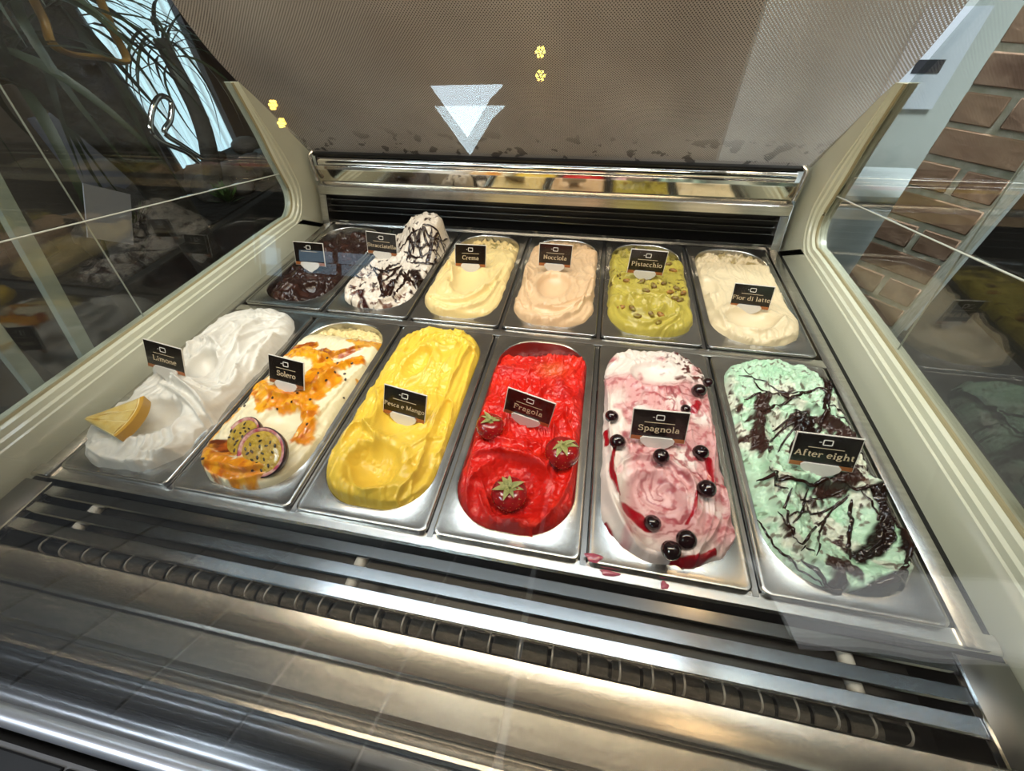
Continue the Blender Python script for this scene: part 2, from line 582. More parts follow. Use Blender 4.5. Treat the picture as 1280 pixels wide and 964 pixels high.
# top lamp of the case and canopy that carries it
cp(box('canopy_bar', -.585, .585, -.02, .16, .80, .825, CREAM, bev=.004))
LAMPM = mat('lamp_tube', '#fff0d8', 0.4, emit=('#ffdcae', 6.0))
V, F = tube_mesh([([(-.50, .08, .785), (.50, .08, .785)], .010)], 12)
lt = cp(mesh_obj('lamp_tube', V, F, LAMPM, None, 50))
al = area('case_lamp_light', (0, .085, .77), (0, .36, 0), 1.0, .03, 3.0, (1.0, .80, .58))

# side frames of the case
OUT = [(-.225, -.06), (.74, -.055), (.775, -.03), (.80, .03), (.825, .115), (.828, .14), (.815, .155), (.745, .228), (.690, .285), (.672, .303)]
INN = [(-.225, .052), (.585, .046), (.645, .040), (.685, .052), (.705, .085), (.700, .13), (.694, .17), (.690, .21), (.680, .262), (.6715, .302)]
OUTs = spline(OUT, 60)
INNs = spline(INN, 60)


def side_frame(sx):
    x0, x1 = sx * .5625, sx * .594
    bm = bmesh.new()
    rows = []
    prof = [(0.0, x1), (0.0, x0 + sx * .004), (0.012, x0), (0.80, x0), (0.815, x0 + sx * .002), (0.88, x0 + sx * .0025), (0.90, x0 + sx * .006), (0.97, x0 + sx * .007), (1.0, x0 + sx * .012), (1.0, x1)]
    for o_, i_ in zip(OUTs, INNs):
        rows.append([bm.verts.new((xx, o_[0] + (i_[0] - o_[0]) * f, o_[1] + (i_[1] - o_[1]) * f)) for f, xx in prof])
    m_ = len(prof)
    for a, b_ in zip(rows, rows[1:]):
        for k in range(m_):
            bm.faces.new([a[k], a[(k + 1) % m_], b_[(k + 1) % m_], b_[k]])
    bm.faces.new(rows[0])
    bm.faces.new(rows[-1])
    return cp(bm_obj('side_frame', bm, CREAM, None, sm=35))


def yz_line(y):
    """the slanting joint between lower and upper side panes"""
    return .127 - (y - .703) * .176


def pane_poly(name, poly, sx, x=.580, th=.004):
    bm = bmesh.new()
    a = [bm.verts.new((sx * x, p[0], p[1])) for p in poly]
    b_ = [bm.verts.new((sx * (x + th), p[0], p[1])) for p in poly]
    bm.faces.new(a)
    bm.faces.new(b_[::-1])
    for i in range(len(poly)):
        j = (i + 1) % len(poly)
        bm.faces.new([a[i], b_[i], b_[j], a[j]])
    return cp(bm_obj(name, bm, SIDEGLASS))


for sx in (-1, 1):
    side_frame(sx)
    gm = INNs.copy()
    V, F = tube_mesh([([(sx * .5765, p[0], p[1]) for p in INNs], .0028)], 6)
    cp(mesh_obj('gasket', V, F, CREAM2, None, 50))
    inn = [tuple(p) for p in INNs]
    lower = [p for p in inn if p[1] < yz_line(p[0])]
    upper = [p for p in inn if p[1] >= yz_line(p[0])]
    yb = lower[-1][0]
    pane_poly('side_glass_pane', [(-.20, .05)] + [(p[0], p[1] - .004) for p in lower] + [(yb, yz_line(yb) - .001), (-.14, yz_line(-.14) - .001)], sx)
    pane_poly('side_glass_pane', [(-.139, yz_line(-.139) + .001), (yb, yz_line(yb) + .001)] + upper + [(.615, .40), (.585, .52), (.570, .80), (.02, .80)], sx)
    # polished edges: the slanting joint and the leaning post edge
    V, F = tube_mesh([([(sx * .580, -.14, yz_line(-.14)), (sx * .580, yb, yz_line(yb))], .0011)], 6)
    cp(mesh_obj('pane_edge', V, F, EDGEGLASS, None, 50))
    if sx < 0:
        e0, e1 = (.255, .048), (.318, .46)
    else:
        e0, e1 = (.355, .046), (.425, .46)
    V, F = tube_mesh([([(sx * .585, *e0), (sx * .585, *e1)], .0011)], 6)
    cp(mesh_obj('pane_edge', V, F, EDGEGLASS, None, 50))
# leaning posts just outside the side glass
POST = mat('post_grey', '#a9b3a8', 0.4)
for sx, a, b_, w_ in ((-1, (.150, .02), (.262, .40), .020), (-1, (.075, .02), (.16, .40), .018), (1, (.075, .00), (.16, .40), .014)):
    n_ = 2
    pr = [(a[0], a[1]), (b_[0], b_[1]), (b_[0] + w_, b_[1]), (a[0] + w_, a[1])]
    x0 = sx * .606
    x1 = sx * .618
    cp(extrude_yz('leaning_post', pr, min(x0, x1), max(x0, x1), POST, sm=None))

# back of the case: roller, mirror panel, lip, rear grille
V, F = tube_mesh([([(-.535, .800, .126), (.535, .800, .126)], .011)], 20)
cp(mesh_obj('blind_roller', V, F, CHROME, None, 50))
cp(box('roller_cover', -.545, .545, .795, .83, .138, .144, BLACK, bev=.001))
cp(extrude_yz('rear_rail', [(.790, .1195), (.785, .1195), (.7845, .113), (.787, .1125), (.787, .110), (.793, .110)], -.545, .545, CHROME))
cp(box('rear_panel', -.545, .545, .788, .80, .078, .112, mat('mirror_steel', (0.60, 0.56, 0.48), 0.07, 1.0)))
cp(extrude_yz('rear_lip', [(.790, .083), (.772, .080), (.769, .078), (.768, .060), (.770, .058), (.790, .058)], -.545, .545, STEEL))
rg = empty('rear_grille', (0, 0, 0))
cp(rg)
for z in (.046, .031, .016):
    extrude_yz('slat', [(.786, z + .0015), (.7755, z), (.7748, z - .0014), (.777, z - .0016), (.786, z + .0003)], -.528, .528, SLAT, rg)
cp(box('rear_back', -.545, .545, .79, .80, -.03, .078, BLACK))
cp(extrude_yz('rear_flange', [(.733, -.010), (.765, -.010), (.7665, -.004), (.7675, -.004), (.7675, -.012), (.733, -.012)], -.535, .535, SLAT))
for sx in (-1, 1):
    bm = bmesh.new()
    pr = [(.742, -.006), (.768, .058), (.788, .058), (.766, -.006)]
    a = [bm.verts.new((sx * .528, *p)) for p in pr]
    b_ = [bm.verts.new((sx * .546, *p)) for p in pr]
    bm.faces.new(a)
    bm.faces.new(b_)
    for i in range(4):
        bm.faces.new([a[i], a[(i + 1) % 4], b_[(i + 1) % 4], b_[i]])
    cp(bm_obj('rear_end_post', bm, STEEL))
    V, F = tube_mesh([([(sx * .540, .79, .15), (sx * .545, .782, .143), (sx * .546, .78, .10), (sx * .543, .776, .088)], .005)], 8)
    cp(mesh_obj('roller_bracket', V, F, STEEL, None, 50))

# mesh blind
mb = bpy.data.materials.new('mesh_fabric')
mb.use_nodes = True
nt = mb.node_tree
nt.nodes.clear()


def N(t, **kw):
    n = nt.nodes.new(t)
    for k_, v_ in kw.items():
        setattr(n, k_, v_)
    return n


out = N('ShaderNodeOutputMaterial')
uv = N('ShaderNodeUVMap')
sep = N('ShaderNodeSeparateXYZ')
nt.links.new(uv.outputs[0], sep.inputs[0])


def mth(op, a, b=None):
    n = N('ShaderNodeMath', operation=op)
    for i, q in enumerate((a, b)):
        if q is None:
            continue
        if isinstance(q, (int, float)):
            n.inputs[i].default_value = q
        else:
            nt.links.new(q, n.inputs[i])
    return n.outputs[0]


PITCHM = 0.0050
su = mth('SINE', mth('MULTIPLY', sep.outputs[0], 2 * PI / PITCHM))
sv = mth('SINE', mth('MULTIPLY', sep.outputs[1], 2 * PI / PITCHM * 1.1))
weave = mth('MULTIPLY', su, sv)
hole = mth('GREATER_THAN', weave, 0.42)
no = N('ShaderNodeTexNoise')
no.inputs['Scale'].default_value = 5
no.inputs['Detail'].default_value = 6
nt.links.new(uv.outputs[0], no.inputs['Vector'])
no2 = N('ShaderNodeTexNoise')
no2.inputs['Scale'].default_value = 26
no2.inputs['Detail'].default_value = 4
nt.links.new(uv.outputs[0], no2.inputs['Vector'])
# stains gather along the lower hem
low = mth('SUBTRACT', 1.0, mth('MULTIPLY', sep.outputs[1], 11.0))
low = mth('MAXIMUM', low, 0.0)
stain = mth('MULTIPLY', low, mth('GREATER_THAN', no2.outputs['Fac'], 0.585))
ramp = N('ShaderNodeValToRGB')
ramp.color_ramp.elements[0].position = 0.3
ramp.color_ramp.elements[0].color = (*lin('#a39a92'), 1)
ramp.color_ramp.elements[1].position = 0.72
ramp.color_ramp.elements[1].color = (*lin('#bdb5ac'), 1)
nt.links.new(no.outputs['Fac'], ramp.inputs[0])
mixc = N('ShaderNodeMixRGB')
nt.links.new(mth('MULTIPLY', stain, 0.8), mixc.inputs[0])
nt.links.new(ramp.outputs[0], mixc.inputs[1])
mixc.inputs[2].default_value = (*lin('#2b211b'), 1)
df = N('ShaderNodeBsdfDiffuse')
nt.links.new(mixc.outputs[0], df.inputs[0])
tl = N('ShaderNodeBsdfTranslucent')
nt.links.new(mixc.outputs[0], tl.inputs[0])
m1 = N('ShaderNodeMixShader')
m1.inputs[0].default_value = 0.25
nt.links.new(df.outputs[0], m1.inputs[1])
nt.links.new(tl.outputs[0], m1.inputs[2])
tp = N('ShaderNodeBsdfTransparent')
m2 = N('ShaderNodeMixShader')
nt.links.new(hole, m2.inputs[0])
nt.links.new(m1.outputs[0], m2.inputs[1])
nt.links.new(tp.outputs[0], m2.inputs[2])
nt.links.new(m2.outputs[0], out.inputs[0])

prof = spline([(.812, .142), (.775, .185), (.690, .285), (.635, .36), (.600, .44), (.575, .55), (.565, .78)], 60)
dl = np.r_[0, np.cumsum(np.linalg.norm(np.diff(prof, axis=0), axis=1))]
nu = 60
V, F, UV = [], [], []
for j, (y, z) in enumerate(prof):
    t = j / (len(prof) - 1)
    for i in range(nu + 1):
        x = -.568 + 1.136 * i / nu
        sag = .012 * math.sin(i * .55 + 2 * t) * math.sin(PI * min(1, t * 1.5)) * .5
        ex = (abs(x) / .568) ** 6
        V.append((x, y + .02 * math.sin(PI * min(t * 1.2, 1)) * (1 - ex) + sag * (1 - ex), z))
        UV.append((x, dl[j]))
for j in range(len(prof) - 1):
    for i in range(nu):
        a = j * (nu + 1) + i
        F.append((a, a + 1, a + nu + 2, a + nu + 1))
me = bpy.data.meshes.new('mesh_blind')
me.from_pydata(V, [], F)
uvl = me.uv_layers.new(name='UVMap')
idx = np.zeros(len(me.loops), dtype=np.int32)
me.loops.foreach_get('vertex_index', idx)
uvl.data.foreach_set('uv', np.array(UV, dtype=np.float32)[idx].ravel())
smooth(me)
blind = link('mesh_blind', me, mb)
tag(blind, 'brown-grey woven mesh roller blind sloping above the rear rail', 'blind')

# ------------------------------------------------------------------ pans
PW, PL1, PL2 = .165, .3603, .3495
PITCHX = .1726
GAPY = .0210


def pan_rect(row, col):
    xc = (col - 2.5) * PITCHX
    if row == 0:
        return xc, 0.0, PL1
    return xc, PL1 + GAPY, PL1 + GAPY + PL2


def rrect(w, l, r, k=10):
    pts = []
    for cx, cy, a0 in ((w / 2 - r, l / 2 - r, 0), (-w / 2 + r, l / 2 - r, 90), (-w / 2 + r, -l / 2 + r, 180), (w / 2 - r, -l / 2 + r, 270)):
        for i in range(k + 1):
            a = math.radians(a0 + 90.0 * i / k)
            pts.append((cx + r * math.cos(a), cy + r * math.sin(a)))
    return pts


OPW, OPR = .139, .056          # opening width and corner radius
OPF, OPB = .019, .011          # flange depth in front and behind


def loft(loops, close=False):
    V, F = [], []
    n = len(loops[0])
    for L_ in loops:
        V += L_
    for a in range(len(loops) - 1):
        for i in range(n):
            j = (i + 1) % n
            F.append((a * n + i, a * n + j, (a + 1) * n + j, (a + 1) * n + i))
    if close:
        F.append(tuple((len(loops) - 1) * n + i for i in range(n)))
    return V, F


def loop3(w, l, r, z, dy=0.0):
    return [(x, y + dy, z) for x, y in rrect(w, l, r)]


def make_pan(row, col, label):
    xc, y0, y1 = pan_rect(row, col)
    L_ = y1 - y0
    yc = (y0 + y1) / 2
    root = empty('gelato_pan', (xc, yc, -.09))
    ol = L_ - OPF - OPB
    dy = (OPF - OPB) / 2
    H = .09
    loops = [loop3(PW - .001, L_ - .001, .009, H - .011), loop3(PW, L_, .009, H - .004), loop3(PW - .0012, L_ - .0012, .0085, H - .0008), loop3(PW - .004, L_ - .004, .0075, H),
             loop3(PW - .009, L_ - .009, .007, H - .0006), loop3(OPW + .009, ol + .009, OPR + .004, H - .0006, dy), loop3(OPW + .004, ol + .004, OPR + .002, H), loop3(OPW + .001, ol + .001, OPR, H - .001, dy)]
    loops[6] = loop3(OPW + .004, ol + .004, OPR + .002, H + .0002, dy)
    V, F = loft(loops)
    mesh_obj('flange', V, F, STEEL_PAN, root, 50)
    loops = [loop3(OPW + .001, ol + .001, OPR, H - .001, dy), loop3(OPW - .001, ol - .001, OPR - .001, H - .004, dy), loop3(OPW - .012, ol - .012, OPR - .006, .012, dy), loop3(OPW - .03, ol - .03, OPR - .014, 0.0, dy)]
    V, F = loft(loops, True)
    mesh_obj('basin', V, F, STEEL_PAN, root, 50)
    tag(root, label, 'pan', 'stainless gelato pans in two rows')
    return root


NAMES = [['white lemon gelato', 'cream and passion fruit gelato', 'yellow peach and mango gelato', 'red strawberry gelato', 'pink cherry-swirled gelato', 'mint green chocolate gelato'],
         ['dark chocolate gelato', 'chocolate-striped stracciatella gelato', 'pale yellow custard gelato', 'beige hazelnut gelato', 'olive green pistachio gelato', 'ivory milk gelato']]
for r_ in range(2):
    for c_ in range(6):
        make_pan(r_, c_, 'stainless steel pan with rounded opening holding the %s' % NAMES[r_][c_])


# ------------------------------------------------------------------ gelato engine: a worked height field
def _hash(ix, iy, seed):
    h = (ix * 374761393 + iy * 668265263 + seed * 1442695041) & 0xffffffff
    h = ((h ^ (h >> 13)) * 1274126177) & 0xffffffff
    return (h ^ (h >> 16)) & 0xffffffff


def perlin(x, y, seed=0):
    ix, iy = np.floor(x).astype(np.int64), np.floor(y).astype(np.int64)
    fx, fy = x - ix, y - iy
    u, v = fx * fx * fx * (fx * (fx * 6 - 15) + 10), fy * fy * fy * (fy * (fy * 6 - 15) + 10)

    def g(ax, ay, dx, dy):
        a = _hash(ax, ay, seed).astype(np.float64) / 4294967296.0 * 2 * PI
        return np.cos(a) * dx + np.sin(a) * dy
    n00, n10 = g(ix, iy, fx, fy), g(ix + 1, iy, fx - 1, fy)
    n01, n11 = g(ix, iy + 1, fx, fy - 1), g(ix + 1, iy + 1, fx - 1, fy - 1)
    return (n00 * (1 - u) + n10 * u) * (1 - v) + (n01 * (1 - u) + n11 * u) * v


def fbm(x, y, seed=0, octv=3):
    s, a = 0, 1.0
    for k in range(octv):
        s = s + a * perlin(x * 2 ** k, y * 2 ** k, seed + 17 * k)
        a *= .5
    return s


def sstep(a, b, x):
    t = np.clip((x - a) / (b - a), 0, 1)
    return t * t * (3 - 2 * t)


class Gelato:
    def __init__(self, row, col, level, color, seed, res=.00125, grow=(0, 0, 0, 0), fold=.0018, tilt=0.0):
        """level in metres against the flange; grow = overhang left, right, front, back"""
        self.row, self.col, self.seed = row, col, seed
        xc, y0, y1 = pan_rect(row, col)
        self.x0, self.x1 = xc - PW / 2, xc + PW / 2
        self.y0, self.y1 = y0, y1
        self.res = res
        nx, ny = int(PW / res) + 1, int((y1 - y0) / res) + 1
        self.gx, self.gy = np.linspace(self.x0, self.x1, nx), np.linspace(y0, y1, ny)
        self.X, self.Y = np.meshgrid(self.gx, self.gy)
        X, Y = self.X, self.Y
        gl, grr, gf, gb = grow
        ox0, ox1 = xc - OPW / 2 - gl, xc + OPW / 2 + grr
        oy0, oy1 = y0 + OPF - gf, y1 - OPB + gb
        wob = .0022 * fbm(X * 45, Y * 45, seed + 5, 3)
        cx, cy, hw, hl = (ox0 + ox1) / 2, (oy0 + oy1) / 2, (ox1 - ox0) / 2, (oy1 - oy0) / 2
        qx, qy = np.abs(X - cx) - (hw - OPR), np.abs(Y - cy) - (hl - OPR)
        sdf = np.hypot(np.maximum(qx, 0), np.maximum(qy, 0)) + np.minimum(np.maximum(qx, qy), 0) - OPR
        self.dd = -(sdf + wob)
        self.V = (Y - y0) / (y1 - y0)
        self.U = (X - xc) / (PW / 2)
        self.H = np.full_like(X, level) + tilt * (self.V - .5)
        self.H += .004 * fbm(X * 18, Y * 18, seed, 2)
        if fold:
            wx = X + .012 * fbm(X * 22, Y * 22, seed + 31, 2)
            wy = Y + .012 * fbm(X * 22, Y * 22, seed + 37, 2)
            n = perlin(wx * 40, wy * 26, seed + 41)
            self.H += fold * (1 - 2.2 * np.abs(n))
            n = perlin(wx * 95, wy * 60, seed + 43)
            self.H += fold * .35 * (1 - 2.2 * np.abs(n))
            fx = X + .030 * fbm(X * 11 + 3, Y * 11, seed + 47, 2)
            n = perlin(fx * 75, Y * 13, seed + 53)
            self.H += fold * 1.1 * (1 - 2.4 * np.abs(n)) ** 3
        self.C = np.tile(np.array(lin(color)), (X.size, 1)).reshape(*X.shape, 3)
        self.G = np.zeros_like(X)
        self.edge_w, self.edge_d = .010, .012

    def w(self, pts, n=None, z=.014):
        q = np.array([at(px, py, z)[:2] for px, py in pts])
        return spline(q, n or max(12, 6 * len(pts)))

    def dist(self, path):
        best = np.full(self.X.shape, 1e9)
        side = np.zeros_like(best)
        tt = np.zeros_like(best)
        n = len(path) - 1
        for i in range(n):
            a, b = path[i], path[i + 1]
            d = b - a
            L2 = d @ d + 1e-15
            t = np.clip(((self.X - a[0]) * d[0] + (self.Y - a[1]) * d[1]) / L2, 0, 1)
            ex, ey = self.X - (a[0] + t * d[0]), self.Y - (a[1] + t * d[1])
            q = np.hypot(ex, ey)
            m = q < best
            best = np.where(m, q, best)
            side = np.where(m, np.sign(d[0] * ey - d[1] * ex), side)
            tt = np.where(m, (i + t) / n, tt)
        return best, side, tt

    def bowl(self, px, py, rx, ry, rot, depth, rim=.004, z=.012, pw=2.0, rimw=.22):
        """a spatula scoop, radii in metres"""
        c = at(px, py, z)
        a = math.radians(rot)
        dx, dy = self.X - c[0], self.Y - c[1]
        u = (dx * math.cos(a) + dy * math.sin(a)) / rx
        v = (-dx * math.sin(a) + dy * math.cos(a)) / ry
        r = np.hypot(u, v) + .06 * fbm(self.X * 30, self.Y * 30, self.seed + 3, 2)
        m = sstep(1.08, .82, r)
        base = np.median(self.H[r < 1.15]) if (r < 1.15).any() else 0
        tgt = base - depth * (1 - np.clip(r, 0, 1) ** pw)
        self.H = self.H * (1 - m) + tgt * m
        self.H += rim * np.exp(-((r - 1.10) / rimw) ** 2)
        return r

    def mound(self, px, py, rx, ry, h, rot=0, z=.014, pw=1.0):
        c = at(px, py, z)
        a = math.radians(rot)
        dx, dy = self.X - c[0], self.Y - c[1]
        u = (dx * math.cos(a) + dy * math.sin(a)) / rx
        v = (-dx * math.sin(a) + dy * math.cos(a)) / ry
        r2 = u * u + v * v
        self.H += h * np.exp(-r2 ** pw)

    def stroke(self, pts, wid, dep=.004, lip=.0025, stri=.0006, z=.014, n=None):
        """a dragged spatula stroke: a shallow trough with a lip each side and fine drag lines"""
        path = self.w(pts, n, z)
        d, s, t = self.dist(path)
        ww = wid * (1 - .45 * np.abs(2 * t - 1) ** 3)
        ww = ww * (1 + .16 * fbm(self.X * 40, self.Y * 40, self.seed + 9, 2))
        q = d / ww
        m = sstep(1.05, .80, q)
        near = (q < 1.3)
        base = float(np.median(self.H[near])) if near.any() else 0
        tgt = self.H * .45 + base * .55 - dep * (1 - np.clip(q, 0, 1) ** 2) + .22 * dep * s * q
        tgt = tgt + stri * np.sin(s * d / .0016 + 3 * fbm(t * 4, s * q, self.seed + 2, 1))
        self.H = self.H * (1 - m) + tgt * m
        self.H += 1.5 * lip * np.exp(-((q - 1.08) / .13) ** 2) * (s > 0) + lip * .7 * np.exp(-((q - 1.05) / .12) ** 2) * (s < 0)

    def ridge(self, pts, wid, h, z=.016, asym=.4, n=None, taper=True):
        """a folded crest, steep on one side"""
        path = self.w(pts, n, z)
        d, s, t = self.dist(path)
        d = d * (1 + .25 * fbm(self.X * 35, self.Y * 35, self.seed + 21, 2))
        w_ = np.where(s > 0, wid, wid * asym)
        f = np.exp(-(d / w_) ** 1.18)
        if taper:
            f = f * sstep(0, .18, t) * sstep(1, .82, t) + f * .25
        self.H += h * f

    def swirl(self, px, py, r0, turns, wid, h, z=.016, start=0, squash=.7):
        c = at(px, py, z)
        a = np.linspace(0, turns * 2 * PI, int(26 * turns))
        rr = r0 * (1 - a / a[-1] * .85)
        path = np.stack([c[0] + rr * np.cos(a + start), c[1] + squash * rr * np.sin(a + start)], 1)
        d, s, t = self.dist(path)
        self.H += h * np.exp(-(d / wid) ** 1.7)

    def crumble(self, scale, amp, mask=None, seed=0):
        n = fbm(self.X * scale, self.Y * scale, self.seed + seed + 51, 4)
        n = np.abs(n)
        self.H += amp * (n - .3) * (1 if mask is None else mask)

    def vmask(self, a, b):
        return sstep(a, b, self.V)

    def mixc(self, color, m):
        m = np.clip(m, 0, 1)[..., None]
        self.C = self.C * (1 - m) + np.array(lin(color)) * m

    def paint(self, pts, wid, color, gloss=0.0, raise_=0.0, soft=.25, z=.014, wob=.35, n=None, ws=45):
        path = self.w(pts, n, z)
        d, s, t = self.dist(path)
        d = d + wob * wid * fbm(self.X * ws, self.Y * ws, self.seed + len(pts) * 7 + 61, 3)
        m = sstep(wid * (1 + soft * .5), wid * (1 - soft), d)
        self.mixc(color, m)
        self.G = np.maximum(self.G * (1 - m), gloss * m) if gloss else self.G * (1 - m)
        self.H += raise_ * m
        return m

    def z_at(self, x, y):
        fx = np.clip((x - self.gx[0]) / (self.gx[1] - self.gx[0]), 0, len(self.gx) - 1.001)
        fy = np.clip((y - self.gy[0]) / (self.gy[1] - self.gy[0]), 0, len(self.gy) - 1.001)
        i, j = int(fx), int(fy)
        u, v = fx - i, fy - j
        Z = self.Z
        return Z[j, i] * (1 - u) * (1 - v) + Z[j, i + 1] * u * (1 - v) + Z[j + 1, i] * (1 - u) * v + Z[j + 1, i + 1] * u * v

    def on(self, px, py):
        """the surface point seen at a photo pixel"""
        v = ray(px, py)
        t0, t1 = (0.12 - CAMP[2]) / v[2], (-0.06 - CAMP[2]) / v[2]
        prev = None
        for t in np.linspace(t0, t1, 240):
            p = CAMP + v * t
            if self.x0 < p[0] < self.x1 and self.y0 < p[1] < self.y1 and p[2] < self.z_at(p[0], p[1]):
                return p
        return CAMP + v * ((0.01 - CAMP[2]) / v[2])

    def finish(self):
        dd = self.dd
        e = np.clip(dd / self.edge_w, 0, 1)
        Z = self.H - self.edge_d * (1 - np.sqrt(np.clip(1 - (1 - e) ** 2, 0, 1)))
        Z = np.where(dd < 0, np.minimum(Z, .030) + dd * 3.5, Z)
        Z = np.where(dd < -.007, np.minimum(Z, -.004), Z)
        self.Z = Z

    def build(self, name, label, m):
        self.finish()
        ny, nx = self.X.shape
        ok = (self.dd > -.011)
        keep = ok[:-1, :-1] & ok[1:, :-1] & ok[:-1, 1:] & ok[1:, 1:]
        idm = -np.ones(ny * nx, dtype=np.int64)
        jj, ii = np.nonzero(keep)
        a = jj * nx + ii
        quads = np.stack([a, a + 1, a + nx + 1, a + nx], 1)
        used = np.unique(quads)
        idm[used] = np.arange(len(used))
        quads = idm[quads]
        co = np.stack([self.X.ravel(), self.Y.ravel(), self.Z.ravel()], 1)[used]
        org = np.array([(self.x0 + self.x1) / 2, (self.y0 + self.y1) / 2, float(co[:, 2].min())])
        me = bpy.data.meshes.new(name)
        me.vertices.add(len(used))
        me.vertices.foreach_set('co', (co - org).astype(np.float32).ravel())
        me.loops.add(quads.size)
        me.loops.foreach_set('vertex_index', quads.astype(np.int32).ravel())
        me.polygons.add(len(quads))
        me.polygons.foreach_set('loop_start', np.arange(0, quads.size, 4, dtype=np.int32))
        me.update(calc_edges=True)
        me.polygons.foreach_set('use_smooth', np.ones(len(quads), dtype=bool))
        ca = me.color_attributes.new('tone', 'FLOAT_COLOR', 'POINT')
        rgba = np.concatenate([self.C.reshape(-1, 3)[used], np.ones((len(used), 1))], 1)
        ca.data.foreach_set('color', rgba.astype(np.float32).ravel())
        ga = me.attributes.new('gloss', 'FLOAT', 'POINT')
        ga.data.foreach_set('value', self.G.ravel()[used].astype(np.float32))
        o = link(name, me, m, None, org)
        tag(o, label, 'gelato', 'gelato in the pans')
        self.obj, self.org = o, org
        return o

    def drizzle(self, name, lines, rad, m, lift=.0006, z=None, seg=7, flat=.6, n=26):
        """strands laid on the surface, points given as photo pixels"""
        paths = []
        for ln in lines:
            w_ = rad
            if isinstance(ln, tuple) and len(ln) == 2 and isinstance(ln[1], (int, float)) and isinstance(ln[0], list):
                ln, w_ = ln
            q = np.array([self.on(px, py)[:2] for px, py in ln])
            pth = spline(q, n)
            jit = np.array([fbm(np.array([p[0] * 60]), np.array([p[1] * 60]), 5, 2)[0] for p in pth])
            P3 = np.array([(x, y, self.z_at(x, y) + lift) for x, y in pth])
            t = np.linspace(0, 1, len(P3))
            rr = w_ * (1 + .5 * jit) * (np.minimum(1, np.minimum(t, 1 - t) * 8) * .7 + .3)
            paths.append((P3 - self.org, rr))
        V, F = tube_mesh(paths, seg, flat)
        return mesh_obj(name, V, F, m, self.obj, 60)


GM = bpy.data.materials.new('gelato_surface')
GM.use_nodes = True
nt = GM.node_tree
bs = nt.nodes['Principled BSDF']
at1 = nt.nodes.new('ShaderNodeAttribute')
at1.attribute_name = 'tone'
at2 = nt.nodes.new('ShaderNodeAttribute')
at2.attribute_name = 'gloss'
nt.links.new(at1.outputs['Color'], bs.inputs['Base Color'])
mr = nt.nodes.new('ShaderNodeMapRange')
mr.inputs['To Min'].default_value = 0.30
mr.inputs['To Max'].default_value = 0.06
nt.links.new(at2.outputs['Fac'], mr.inputs['Value'])
nt.links.new(mr.outputs[0], bs.inputs['Roughness'])
bs.inputs['Subsurface Weight'].default_value = 0.06
bs.inputs['Subsurface Radius'].default_value = (1.0, 0.8, 0.6)
bs.inputs['Subsurface Scale'].default_value = 0.004
tcx = nt.nodes.new('ShaderNodeTexCoord')
nz = nt.nodes.new('ShaderNodeTexNoise')
nz.inputs['Scale'].default_value = 420
nz.inputs['Detail'].default_value = 3
nt.links.new(tcx.outputs['Object'], nz.inputs['Vector'])
bpn = nt.nodes.new('ShaderNodeBump')
bpn.inputs['Strength'].default_value = 0.16
bpn.inputs['Distance'].default_value = 0.0015
nt.links.new(nz.outputs['Fac'], bpn.inputs['Height'])
nt.links.new(bpn.outputs[0], bs.inputs['Normal'])
# coarser, icier skin for the fruit ices
GMI = GM.copy()
GMI.name = 'sorbet_surface'
for n_ in GMI.node_tree.nodes:
    if n_.type == 'BUMP':
        n_.inputs['Strength'].default_value = 0.45
        n_.inputs['Distance'].default_value = 0.0025
    if n_.type == 'TEX_NOISE':
        n_.inputs['Scale'].default_value = 300
    if n_.type == 'MAP_RANGE':
        n_.inputs['To Min'].default_value = 0.30
CHOCO = mat('chocolate_sauce', '#1c0d09', 0.16, noise=((40, 40, 40), '#2b140d', 0.3, 0.7))
GELS = {}

# ------------------------------------------------------------------ front row of gelato
# lemon
g = Gelato(0, 0, .014, '#dddad2', 101, grow=(.009, .003, .008, .002), fold=.0028)
g.mound(300, 425, .05, .07, .016)
g.mound(120, 565, .03, .03, .006)
g.stroke([(345, 400), (300, 402), (258, 425), (245, 448)], .014, .005, .003)
g.stroke([(360, 412), (330, 425), (300, 450), (282, 478)], .012, .004, .003)
g.stroke([(352, 402), (315, 415), (290, 440)], .008, .004, .002)
g.bowl(257, 464, .024, .034, 25, .020, .005)
g.bowl(193, 526, .042, .036, 20, .024, .005)
g.ridge([(205, 470), (230, 487), (256, 503), (264, 528), (248, 549), (214, 562), (180, 566)], .010, .015, asym=.6)
g.ridge([(200, 480), (226, 497), (246, 515), (250, 533), (235, 548)], .004, .008)
g.ridge([(142, 510), (158, 486), (180, 468), (205, 462)], .008, .012)
g.ridge([(212, 470), (238, 490), (258, 512), (258, 536)], .0035, .007)
g.ridge([(300, 408), (282, 424), (272, 440)], .004, .007)
g.ridge([(335, 405), (312, 422), (300, 446)], .004, .008)
g.ridge([(352, 415), (330, 436), (312, 462)], .004, .007)
g.ridge([(236, 470), (250, 487), (276, 490), (296, 472), (300, 452)], .006, .006)
g.ridge([(230, 440), (248, 428), (268, 432), (285, 446)], .006, .006)
g.stroke([(262, 560), (280, 530), (312, 492), (345, 450)], .009, .003, .003)
g.stroke([(250, 575), (210, 585), (175, 580)], .010, .004, .004)
g.ridge([(108, 558), (128, 572), (158, 576), (190, 578), (222, 572)], .005, .006)
g.ridge([(100, 575), (115, 588), (136, 590), (150, 598)], .005, .007)
g.stroke([(104, 552), (120, 545), (146, 548)], .012, .004, .004)
g.edge_w, g.edge_d = .022, .019
GELS['lemon'] = g
g.build('lemon_gelato', 'glossy white lemon gelato heaped in the leftmost front pan', GM)

